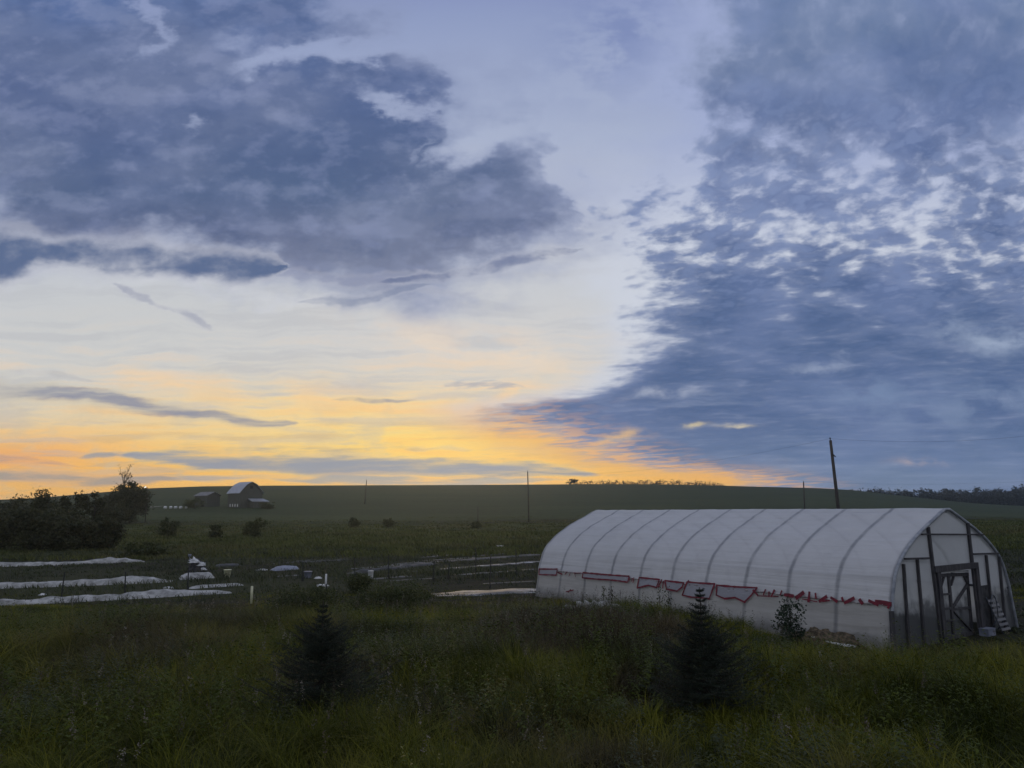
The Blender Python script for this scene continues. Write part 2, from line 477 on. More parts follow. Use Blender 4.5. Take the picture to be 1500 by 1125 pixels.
def empty(name, loc, rz=0.0):
    o = bpy.data.objects.new(name, None)
    COL.objects.link(o)
    o.location = loc; o.rotation_euler = (0, 0, rz)
    o.empty_display_size = 0.3
    return o


def tag(o, label, cat, group=None):
    o['label'] = label; o['category'] = cat
    if group: o['group'] = group
    return o


def kind(o, k):
    o['kind'] = k
    return o


def vnoise(x, y, s, seed=0):
    """smooth value noise in numpy"""
    x = np.asarray(x, dtype=np.float64) / s; y = np.asarray(y, dtype=np.float64) / s
    xi = np.floor(x).astype(np.int64); yi = np.floor(y).astype(np.int64)
    fx = x - xi; fy = y - yi
    fx = fx * fx * (3 - 2 * fx); fy = fy * fy * (3 - 2 * fy)
    def h(a, b):
        n = (a * 374761393 + b * 668265263 + seed * 974711) & 0x7fffffff
        n = ((n ^ (n >> 13)) * 1274126177) & 0x7fffffff
        return ((n ^ (n >> 16)) & 0xffff) / 65535.0
    return (h(xi, yi) * (1 - fx) + h(xi + 1, yi) * fx) * (1 - fy) + (h(xi, yi + 1) * (1 - fx) + h(xi + 1, yi + 1) * fx) * fy


def fnoise(x, y, s, seed=0, o=3):
    r = 0; a = 1; t = 0
    for k in range(o):
        r = r + a * vnoise(x, y, s / 2 ** k, seed + k); t += a; a *= 0.5
    return r / t


# ------------------------------------------------------------------ materials
def mat(name, c1, c2, scale=4.0, rough=0.8, detail=5.0, bump=0.0, coord='Object', stretch=(1, 1, 1), trans=0.0, spec=0.3, lo=0.35, hi=0.65, metal=0.0):
    m = bpy.data.materials.new(name)
    m.use_nodes = True
    t = m.node_tree; t.nodes.clear(); n = NT(t)
    tc = n.new('ShaderNodeTexCoord')
    mp = n.new('ShaderNodeMapping'); mp.inputs['Scale'].default_value = stretch
    if coord == 'World':
        g = n.new('ShaderNodeNewGeometry'); t.links.new(g.outputs['Position'], mp.inputs[0])
    else:
        t.links.new(tc.outputs[coord], mp.inputs[0])
    nz = n.noise(mp.outputs[0], scale, detail, 0.6)
    col = n.mix(n.smooth(nz, lo, hi), (*c1, 1), (*c2, 1))
    p = n.new('ShaderNodeBsdfPrincipled')
    n.put(p.inputs['Base Color'], col)
    p.inputs['Roughness'].default_value = rough
    p.inputs['Metallic'].default_value = metal
    p.inputs['Specular IOR Level'].default_value = spec
    if bump:
        b = n.new('ShaderNodeBump'); b.inputs['Strength'].default_value = bump; b.inputs['Distance'].default_value = 0.05
        t.links.new(nz, b.inputs['Height']); t.links.new(b.outputs[0], p.inputs['Normal'])
    out = n.new('ShaderNodeOutputMaterial')
    sh = p.outputs[0]
    if trans:
        tr = n.new('ShaderNodeBsdfTranslucent'); n.put(tr.inputs[0], col)
        ms = n.new('ShaderNodeMixShader'); ms.inputs[0].default_value = trans
        t.links.new(sh, ms.inputs[1]); t.links.new(tr.outputs[0], ms.inputs[2]); sh = ms.outputs[0]
    t.links.new(sh, out.inputs[0])
    return m


def leafmat(name, ramp, patch=None, pscale=0.12, trans=0.3, rough=0.5, spec=0.25, stands=()):
    """foliage: hue follows each leaf's own tint plus broad patches of another species"""
    m = bpy.data.materials.new(name)
    m.use_nodes = True
    t = m.node_tree; t.nodes.clear(); n = NT(t)
    a = n.new('ShaderNodeAttribute', attribute_name='tint')
    k = len(ramp)
    col = n.ramp(a.outputs['Fac'], [(i / (k - 1), (*c, 1)) for i, c in enumerate(ramp)])
    if patch:
        g = n.new('ShaderNodeNewGeometry')
        nz = n.noise(g.outputs['Position'], pscale, 4.0, 0.6)
        for (sx, sy, sr) in stands:             # stands of a browner species at known spots
            vd = n.new('ShaderNodeVectorMath', operation='DISTANCE'); t.links.new(g.outputs['Position'], vd.inputs[0]); vd.inputs[1].default_value = (sx, sy, 0.4)
            nz = n.add(nz, n.smooth(vd.outputs['Value'], sr, sr * 0.2, 0.0, 0.26))
        col = n.mix(n.mul(n.smooth(nz, 0.47, 0.66), 0.88), col, n.mix(a.outputs['Fac'], (*patch[0], 1), (*patch[1], 1)))
    p = n.new('ShaderNodeBsdfPrincipled')
    n.put(p.inputs['Base Color'], col)
    p.inputs['Roughness'].default_value = rough
    p.inputs['Specular IOR Level'].default_value = spec
    tr = n.new('ShaderNodeBsdfTranslucent'); n.put(tr.inputs[0], col)
    ms = n.new('ShaderNodeMixShader'); ms.inputs[0].default_value = trans
    t.links.new(p.outputs[0], ms.inputs[1]); t.links.new(tr.outputs[0], ms.inputs[2])
    out = n.new('ShaderNodeOutputMaterial'); t.links.new(ms.outputs[0], out.inputs[0])
    return m


def film(name, tint, clear, transl, rough=0.35, wr=(1.2, 0.12, 5.0), bump=0.25, dirt=None, spec=0.35, hoop_shade=0.0):
    """greenhouse plastic: part clear, part milky, glossy, wrinkled"""
    m = bpy.data.materials.new(name)
    m.use_nodes = True
    t = m.node_tree; t.nodes.clear(); n = NT(t)
    tc = n.new('ShaderNodeTexCoord')
    mp = n.new('ShaderNodeMapping'); mp.inputs['Scale'].default_value = wr
    t.links.new(tc.outputs['Object'], mp.inputs[0])
    nz = n.noise(mp.outputs[0], 3.0, 5.0, 0.55, 0.4)
    nz2 = n.noise(tc.outputs['Object'], 1.3, 4.0, 0.6)
    col = n.mix(n.mul(n.smooth(nz2, 0.35, 0.7), 0.35), (*tint, 1), tuple(c * 0.82 for c in tint) + (1,))
    clr = clear
    if hoop_shade:                                   # each hoop's shade through the film, painted into the colour
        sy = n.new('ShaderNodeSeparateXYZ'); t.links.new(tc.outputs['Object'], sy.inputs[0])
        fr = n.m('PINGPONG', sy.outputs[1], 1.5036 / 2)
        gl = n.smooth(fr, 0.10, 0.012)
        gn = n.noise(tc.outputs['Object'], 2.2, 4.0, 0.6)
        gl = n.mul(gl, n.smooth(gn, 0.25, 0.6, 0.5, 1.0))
        col = n.mix(n.mul(gl, hoop_shade), col, (0.10, 0.115, 0.15, 1))
    if dirt:
        sep = n.new('ShaderNodeSeparateXYZ'); t.links.new(tc.outputs['Object'], sep.inputs[0])
        dn = n.noise(tc.outputs['Object'], 1.7, 5.0, 0.62)
        d = n.smooth(n.sub(n.mul(dn, dirt[1]), sep.outputs[2]), dirt[0], dirt[0] + 0.5)
        col = n.mix(n.mul(d, dirt[2]), col, (0.05, 0.055, 0.06, 1))
    b = n.new('ShaderNodeBump'); b.inputs['Strength'].default_value = bump; b.inputs['Distance'].default_value = 0.06
    t.links.new(nz, b.inputs['Height'])
    p = n.new('ShaderNodeBsdfPrincipled')
    n.put(p.inputs['Base Color'], col)
    p.inputs['Roughness'].default_value = rough
    p.inputs['Specular IOR Level'].default_value = spec
    t.links.new(b.outputs[0], p.inputs['Normal'])
    tr = n.new('ShaderNodeBsdfTranslucent'); n.put(tr.inputs[0], col)
    m1 = n.new('ShaderNodeMixShader'); m1.inputs[0].default_value = transl
    t.links.new(p.outputs[0], m1.inputs[1]); t.links.new(tr.outputs[0], m1.inputs[2])
    tp = n.new('ShaderNodeBsdfTransparent'); tp.inputs[0].default_value = (0.93, 0.95, 0.97, 1)
    m2 = n.new('ShaderNodeMixShader'); m2.inputs[0].default_value = clr
    t.links.new(m1.outputs[0], m2.inputs[1]); t.links.new(tp.outputs[0], m2.inputs[2])
    out = n.new('ShaderNodeOutputMaterial'); t.links.new(m2.outputs[0], out.inputs[0])
    return m


from mathutils import Matrix, Vector
M = {}
M['wood_dark'] = mat('weathered_wood', (0.035, 0.035, 0.04), (0.085, 0.08, 0.08), 6, 0.85, stretch=(4, 4, 0.5))
M['steel'] = mat('galvanised_pipe', (0.05, 0.06, 0.075), (0.09, 0.10, 0.12), 8, 0.5)
M['red_tape'] = mat('red_tape', (0.20, 0.012, 0.030), (0.11, 0.008, 0.018), 9, 0.5)
M['bark'] = mat('bark', (0.035, 0.028, 0.022), (0.07, 0.06, 0.05), 9, 0.9)
M['pole'] = mat('pole_wood', (0.05, 0.045, 0.04), (0.09, 0.08, 0.07), 5, 0.9, stretch=(6, 6, 0.4))
M['wire'] = mat('wire_metal', (0.03, 0.03, 0.035), (0.05, 0.05, 0.055), 5, 0.5)
M['barn_wall'] = mat('barn_boards', (0.066, 0.074, 0.062), (0.105, 0.112, 0.098), 2.0, 0.9, stretch=(6, 6, 0.3))
M['barn_roof'] = mat('tin_roof', (0.30, 0.32, 0.36), (0.46, 0.48, 0.52), 1.2, 0.4, stretch=(1, 5, 1), metal=0.2)
M['old_roof'] = mat('old_roof', (0.13, 0.13, 0.14), (0.22, 0.22, 0.22), 1.2, 0.6)
M['white_wood'] = mat('white_painted_wood', (0.6, 0.6, 0.58), (0.75, 0.75, 0.72), 3, 0.6)
M['dark_glass'] = mat('dark_glass', (0.02, 0.02, 0.025), (0.03, 0.03, 0.035), 3, 0.15)
M['fabric'] = mat('row_cover_fabric', (0.26, 0.26, 0.24), (0.62, 0.615, 0.59), 2.2, 0.8, detail=9, bump=0.9, trans=0.2, lo=0.32, hi=0.68)
M['plastic_white'] = mat('white_plastic', (0.62, 0.63, 0.62), (0.8, 0.8, 0.78), 4, 0.35)
M['plastic_yellow'] = mat('yellowed_plastic', (0.60, 0.60, 0.38), (0.72, 0.70, 0.48), 4, 0.4)
M['mulch_film'] = mat('mulch_film', (0.022, 0.024, 0.022), (0.085, 0.088, 0.088), 1.5, 0.55, detail=8, bump=1.0, stretch=(0.5, 1, 1), spec=0.3, lo=0.42, hi=0.7)
M['silver_film'] = mat('silver_film', (0.035, 0.037, 0.035), (0.42, 0.43, 0.44), 1.1, 0.45, detail=8, bump=1.0, stretch=(0.35, 1.8, 1), spec=0.4, lo=0.50, hi=0.66)
M['tarp'] = mat('grey_tarp', (0.18, 0.2, 0.25), (0.28, 0.3, 0.36), 3, 0.45, bump=0.5)
M['dark_bag'] = mat('dark_sacking', (0.02, 0.02, 0.022), (0.06, 0.06, 0.06), 4, 0.7, bump=0.5)
M['straw'] = mat('old_straw', (0.05, 0.042, 0.026), (0.16, 0.12, 0.075), 14, 0.9, bump=0.4)
M['post'] = mat('post_metal', (0.02, 0.022, 0.02), (0.04, 0.042, 0.04), 5, 0.6)
M['film_roof'] = film('roof_film', (0.87, 0.87, 0.86), 0.17, 0.36, 0.28, (1.9, 0.10, 3.2), 0.55, hoop_shade=0.6)
M['film_side'] = film('side_film', (0.80, 0.775, 0.71), 0.18, 0.46, 0.42, (1.5, 0.35, 3.0), 0.5, dirt=(-0.25, 0.6, 0.6), hoop_shade=0.5)
M['film_end'] = film('end_film', (0.70, 0.72, 0.70), 0.22, 0.36, 0.4, (1.2, 1.2, 0.5), 0.3, dirt=(-0.55, 1.5, 0.85))
M['leaf_spruce'] = leafmat('spruce_needles', [(0.010, 0.016, 0.009), (0.020, 0.030, 0.018), (0.042, 0.056, 0.034)], trans=0.1)
M['leaf_bush'] = leafmat('bush_leaves', [(0.024, 0.034, 0.010), (0.050, 0.064, 0.018), (0.090, 0.102, 0.032)])
M['leaf_tree'] = leafmat('tree_leaves', [(0.026, 0.031, 0.014), (0.050, 0.056, 0.023), (0.085, 0.088, 0.038)])
M['leaf_shrub'] = leafmat('shrub_leaves', [(0.014, 0.026, 0.016), (0.028, 0.048, 0.026), (0.06, 0.09, 0.05)])
M['leaf_wood'] = leafmat('wood_leaves', [(0.010, 0.016, 0.014), (0.020, 0.030, 0.024), (0.032, 0.044, 0.034)])
M['grass'] = leafmat('grass_blades', [(0.022, 0.033, 0.003), (0.088, 0.100, 0.009), (0.240, 0.228, 0.025)], patch=((0.030, 0.023, 0.014), (0.110, 0.080, 0.046)), pscale=0.13, spec=0.08, stands=((1.9, 20.5, 5.0), (-4.0, 16.5, 2.2), (3.0, 15.0, 2.0)))
M['meadow'] = leafmat('meadow_grass', [(0.040, 0.052, 0.012), (0.078, 0.094, 0.022), (0.130, 0.140, 0.040)], patch=((0.07, 0.066, 0.024), (0.14, 0.128, 0.050)), pscale=0.05, spec=0.08)
M['weed'] = leafmat('weed_leaves', [(0.040, 0.054, 0.005), (0.070, 0.092, 0.008), (0.110, 0.135, 0.016)], trans=0.35, spec=0.1)
M['bed_plants'] = leafmat('bed_plants', [(0.022, 0.030, 0.009), (0.042, 0.054, 0.016), (0.072, 0.084, 0.028)])
M['seed'] = leafmat('seed_heads', [(0.06, 0.045, 0.032), (0.14, 0.115, 0.085), (0.30, 0.27, 0.22)], trans=0.3)


# ------------------------------------------------------------------ terrain
CREST_PX = [(-120, 733), (0, 731), (60, 728), (150, 720), (220, 714), (300, 711), (400, 710), (550, 709.5), (700, 709), (850, 708), (950, 708), (1050, 710),
            (1100, 711.5), (1200, 714), (1250, 717), (1300, 723), (1360, 730), (1430, 737), (1500, 741), (1600, 744)]
_caz = np.array([math.atan2(ray(a, b)[0], ray(a, b)[1]) for a, b in CREST_PX])
_ctn = np.array([ray(a, b)[2] / math.hypot(ray(a, b)[0], ray(a, b)[1]) for a, b in CREST_PX])
DC, D0 = 400.0, 118.0


def zt(x, y):
    x = np.asarray(x, dtype=np.float64); y = np.asarray(y, dtype=np.float64)
    r = np.hypot(x, y)
    az = np.arctan2(x, y)
    hc = np.interp(az, _caz, _ctn) * DC + H
    hc = np.where(np.abs(az) > 1.2, hc * np.clip((2.2 - np.abs(az)) / 1.0, 0, 1), hc)
    t = np.clip((r - D0) / (DC - D0), 0, 1)
    z = hc * t ** 1.35
    z = np.where(r > DC, hc - (r - DC) * 0.05, z)
    z = np.where(r > DC, np.maximum(z, -2.0), z)
    z = z + 0.10 * (fnoise(x + 500, y + 500, 9.0, 3) - 0.5) * np.clip((r - 6) / 10, 0, 1) * np.clip((300 - r) / 200, 0, 1)
    return z


def gz(x, y): return float(zt(x, y))


def gpix(px, py, dz=0.0):
    """where a sight line meets the terrain"""
    rx, ry, rz = ray(px, py)
    k = math.hypot(rx, ry)
    d = 4.0
    while d < 900:
        x, y, z = rx / k * d, ry / k * d, H + rz / k * d
        if z <= gz(x, y) + dz: return (x, y, gz(x, y))
        d *= 1.004
    return (x, y, gz(x, y))


def build_ground():
    rr = [0.0] + list(np.geomspace(1.0, 420, 170)) + list(np.geomspace(430, 700, 12))
    aa = np.concatenate([np.linspace(-math.pi, -0.75, 40)[:-1], np.linspace(-0.75, 0.75, 260), np.linspace(0.75, math.pi, 40)[1:]])
    Rr, Aa = np.meshgrid(rr, aa, indexing='ij')
    X, Y = Rr * np.sin(Aa), Rr * np.cos(Aa)
    V = np.stack([X, Y, zt(X, Y)], -1).reshape(-1, 3)
    n, k = Rr.shape
    i, j = np.meshgrid(np.arange(n - 1), np.arange(k - 1), indexing='ij')
    q = np.stack([i * k + j, i * k + j + 1, (i + 1) * k + j + 1, (i + 1) * k + j], -1).reshape(-1, 4)[:, ::-1]
    m = bpy.data.materials.new('field_ground')
    m.use_nodes = True
    t = m.node_tree; t.nodes.clear(); nn = NT(t)
    g = nn.new('ShaderNodeNewGeometry')
    sep = nn.new('ShaderNodeSeparateXYZ'); t.links.new(g.outputs['Position'], sep.inputs[0])
    px, py, pz = sep.outputs
    big = nn.noise(nn.comb(nn.mul(px, 0.006), nn.mul(py, 0.03)), 1.0, 5.0, 0.55, dim='2D')
    fine = nn.noise(nn.comb(nn.mul(px, 0.5), nn.mul(py, 0.7)), 1.0, 7.0, 0.65, dim='2D')
    rows = nn.noise(nn.comb(nn.mul(px, 0.02), nn.mul(py, 0.35)), 1.0, 4.0, 0.55, dim='2D')
    d = nn.add(py, nn.mul(nn.sub(big, 0.5), 26.0))
    c = nn.ramp(nn.lin(d, 0, 420), [(0.0, (0.030, 0.030, 0.014, 1)), (0.08, (0.022, 0.021, 0.014, 1)), (0.16, (0.022, 0.022, 0.015, 1)), (0.18, (0.052, 0.060, 0.020, 1)),
                                    (0.30, (0.066, 0.076, 0.024, 1)), (0.345, (0.070, 0.082, 0.026, 1)), (0.352, (0.026, 0.030, 0.014, 1)), (0.375, (0.030, 0.034, 0.016, 1)), (0.39, (0.054, 0.076, 0.030, 1)), (0.6, (0.048, 0.072, 0.032, 1)), (1.0, (0.044, 0.066, 0.032, 1))])
    blot = nn.noise(nn.comb(nn.mul(px, 0.03), nn.mul(py, 0.05)), 1.0, 6.0, 0.7, dim='2D')
    c = nn.mix(nn.mul(nn.smooth(blot, 0.40, 0.7), 0.4), c, (0.030, 0.036, 0.016, 1))
    c = nn.mix(nn.mul(nn.smooth(fine, 0.35, 0.7), 0.5), c, (0.018, 0.020, 0.010, 1))
    c = nn.mix(nn.mul(nn.smooth(rows, 0.5, 0.66), 0.35), c, (0.028, 0.034, 0.018, 1))
    c = nn.mix(nn.mul(nn.smooth(big, 0.5, 0.62), 0.35), c, (0.075, 0.088, 0.036, 1))
    hill = nn.smooth(py, 165.0, 200.0)
    wv_ = nn.new('ShaderNodeTexWave', wave_type='BANDS', bands_direction='Y'); wv_.inputs['Scale'].default_value = 0.055; wv_.inputs['Distortion'].default_value = 2.5; wv_.inputs['Detail'].default_value = 3.0
    t.links.new(g.outputs['Position'], wv_.inputs['Vector'])
    c = nn.mix(nn.mul(nn.mul(wv_.outputs[1], hill), 0.6), c, (0.030, 0.042, 0.018, 1))
    p = nn.new('ShaderNodeBsdfPrincipled'); nn.put(p.inputs['Base Color'], c)
    p.inputs['Roughness'].default_value = 0.95; p.inputs['Specular IOR Level'].default_value = 0.1
    b = nn.new('ShaderNodeBump'); b.inputs['Strength'].default_value = 0.7; b.inputs['Distance'].default_value = 0.4
    t.links.new(fine, b.inputs['Height']); t.links.new(b.outputs[0], p.inputs['Normal'])
    o = nn.new('ShaderNodeOutputMaterial'); t.links.new(p.outputs[0], o.inputs[0])
    kind(npmesh('ground', V, q, None, m, smooth=True), 'structure')


build_ground()

# ------------------------------------------------------------------ foliage generators
def leaf_quads(C, size, seed, flat=0.0, aspect=0.55):
    """diamond leaves at points C with random attitude"""
    g = np.random.default_rng(seed)
    n = len(C)
    d = g.normal(size=(n, 3)); d[:, 2] *= (1 - flat)
    d /= np.linalg.norm(d, axis=1, keepdims=True)
    e = g.normal(size=(n, 3))
    e -= d * (d * e).sum(1, keepdims=True)
    e /= np.linalg.norm(e, axis=1, keepdims=True)
    s = size * g.uniform(0.6, 1.35, size=(n, 1))
    V = np.stack([C - d * s * 0.5, C + e * s * aspect * 0.5, C + d * s * 0.5, C - e * s * aspect * 0.5], 1).reshape(-1, 3)
    q = np.arange(n * 4).reshape(n, 4)
    return V, q


def crown(name, parent, matl, centre, rad, nclump, nleaf, size, seed, sub=0.32, hollow=0.35, lump=0.25):
    """a crown of leaf clumps scattered through an uneven ellipsoid"""
    g = np.random.default_rng(seed)
    d = g.normal(size=(nclump, 3)); d /= np.linalg.norm(d, axis=1, keepdims=True)
    r = (hollow + (1 - hollow) * g.uniform(size=(nclump, 1)) ** 0.6) * (1 + lump * g.normal(size=(nclump, 1)))
    cc = d * r * np.array(rad)
    w = g.uniform(0.45, 1.3, size=nclump)
    L = []; T = []
    for k in range(nclump):
        m = int(nleaf * w[k])
        p = g.normal(size=(m, 3)) * np.array(rad) * sub * 0.55 * w[k] * np.array([1, 1, 0.75])
        L.append(cc[k] * 0.86 + p)
        T.append(np.clip(g.normal(0.5, 0.2, m) + (g.uniform() - 0.5) * 0.5, 0, 1))
    P = np.concatenate(L) + np.array(centre); T = np.concatenate(T)
    zmin = 0.02
    keep = P[:, 2] > zmin
    P, T = P[keep], T[keep]
    V, q = leaf_quads(P, size, seed + 1)
    return npmesh(name, V, q, None, matl, parent, attr=np.repeat(T, 4))


def trunk(parent, h, r, seed, limbs=5, spread=0.5, name='trunk', mb=None, top=0.75):
    g = random.Random(seed)
    b = MB() if mb is None else mb
    pts = [(g.uniform(-.03, .03) * h * k / 4, g.uniform(-.03, .03) * h * k / 4, h * top * k / 4 - (0.2 if k == 0 else 0)) for k in range(5)]
    b.tube(pts, [r, r * 0.85, r * 0.68, r * 0.5, r * 0.25], 7)
    for i in range(limbs):
        z0 = h * g.uniform(0.22, 0.6); a = g.uniform(0, 6.28); L = h * g.uniform(0.25, 0.45)
        b.tube([(0, 0, z0), (math.cos(a) * L * spread * .6, math.sin(a) * L * spread * .6, z0 + L * .5), (math.cos(a) * L * spread, math.sin(a) * L * spread, z0 + L)], [r * .45, r * .3, r * .08], 5)
    return b.build(name, M['bark'], parent, True)


def tree(name, label, cat, pos, h, w, seed, matl='leaf_tree', leaf=0.35, nclump=36, nleaf=90, base=0.12, group=None, depth=None, part='crown', sub=0.32, lumpy=0.14):
    o = empty(name, pos)
    tag(o, label, cat, group)
    trunk(o, h, max(0.03, h * 0.022), seed)
    rz_ = h * (1 - base) / 2
    crown(part, o, M[matl], (0, 0, h * base + rz_), (w / 2, (depth or w) / 2, rz_), nclump, nleaf, leaf, seed, sub=sub, lump=lumpy)
    return o

# ------------------------------------------------------------------ greenhouse
GN = Vector((9.242, 19.081, 0.0)); GTH = -0.591; GL = 15.036; GW = 6.906; GR = 3.5
GA = Vector((math.sin(GTH), math.cos(GTH), 0)); GB = Vector((GA.y, -GA.x, 0))


def plane_hit(px, py, P0, nrm):
    r = Vector(ray(px, py)); o = Vector((0, 0, H))
    t = (P0 - o).dot(nrm) / r.dot(nrm)
    return o + r * t


def gab(px, py):
    p = plane_hit(px, py, GN, GA) - GN
    return (p.dot(GB), p.z)


def gside(px, py, s=0.2):
    p = plane_hit(px, py, GN + GB * s, GB) - GN
    return (p.dot(GA), p.z)


_pp = [(0.02, -0.15), (0.10, 0.3), (0.19, 0.75), (0.25, 1.15), (0.36, 1.5), (0.52, 1.85), (0.80, 2.18), (1.32, 2.56), (1.86, 2.85), (2.55, 3.15), (GW / 2, GR + 0.02)]


def catmull(pts, k=6):
    P = [np.array(p, float) for p in pts]
    P = [2 * P[0] - P[1]] + P + [2 * P[-1] - P[-2]]
    out = []
    for i in range(1, len(P) - 2):
        for j in range(k):
            t = j / k
            a, b, c, d = P[i - 1:i + 3]
            out.append(0.5 * (2 * b + (c - a) * t + (2 * a - 5 * b + 4 * c - d) * t * t + (3 * b - a - 3 * c + d) * t ** 3))
    out.append(P[-2])
    return np.array(out)


LEFT = catmull(_pp)                       # ground to ridge on the near side


def prof_s(z): return float(np.interp(z, LEFT[:, 1], LEFT[:, 0]))
def prof_z(s):
    s = min(s, GW - s)
    return float(np.interp(s, LEFT[:, 0], LEFT[:, 1]))


def resample(poly, n):
    d = np.concatenate([[0], np.cumsum(np.linalg.norm(np.diff(poly, axis=0), axis=1))])
    t = np.linspace(0, d[-1], n)
    return np.stack([np.interp(t, d, poly[:, 0]), np.interp(t, d, poly[:, 1])], -1)


NB = 10
BAY = GL / NB
HIP = 1.15


def sheet(name, poly, n, matl, parent, amp_wr, sag, mirror=False, seed=0, y0=-0.06, y1=None, flare=0.0):
    P = resample(poly, n)
    y1 = GL + 0.06 if y1 is None else y1
    ys = np.linspace(y0, y1, 320)
    T = np.gradient(P, axis=0); T /= np.linalg.norm(T, axis=1, keepdims=True)
    N = np.stack([-T[:, 1], T[:, 0]], -1)          # outward on the near side
    arc = np.concatenate([[0], np.cumsum(np.linalg.norm(np.diff(P, axis=0), axis=1))])
    A, Y = np.meshgrid(arc, ys, indexing='ij')
    off = -sag * np.sin(np.pi * (Y / BAY)) ** 2 * (np.clip(np.sin(np.pi * A / arc[-1]) * 1.5, 0, 1) if len(poly) < 60 else np.clip(np.abs(A / arc[-1] - 0.5) * 5, 0.1, 1))
    off += amp_wr * (fnoise(A * 1.0 + 40 + 0.03 * Y, Y * 0.06 + 20, 0.16, seed, 3) - 0.5)
    if len(poly) > 60: off += 0.03 * (fnoise(A + 0.02 * Y + 7, Y * 0.05 + 3, 0.11, seed + 3, 2) - 0.5) * np.clip(1 - np.abs(A / arc[-1] - 0.5) * 5, 0, 1) * (0.4 + 1.2 * fnoise(A * 0 + 3, Y + 11, 3.0, 5, 2))
    off += amp_wr * 1.2 * (fnoise(A + Y * 0.35 + 90, Y - A * 0.8 + 50, 0.7, seed + 9, 3) - 0.5)
    if flare:
        off += flare * (1 - np.clip(A / 0.9, 0, 1)) ** 2 * (fnoise(Y + 10, A * 0.2 + 5, 0.6, seed + 5, 3) - 0.3)
    X = P[:, 0:1] + N[:, 0:1] * off
    Z = P[:, 1:2] + N[:, 1:2] * off
    if mirror: X = GW - X
    V = np.stack([X, Y, Z], -1).reshape(-1, 3)
    k = len(ys)
    i, j = np.meshgrid(np.arange(n - 1), np.arange(k - 1), indexing='ij')
    q = np.stack([i * k + j, (i + 1) * k + j, (i + 1) * k + j + 1, i * k + j + 1], -1).reshape(-1, 4)
    return npmesh(name, V, q, None, matl, parent, smooth=True)


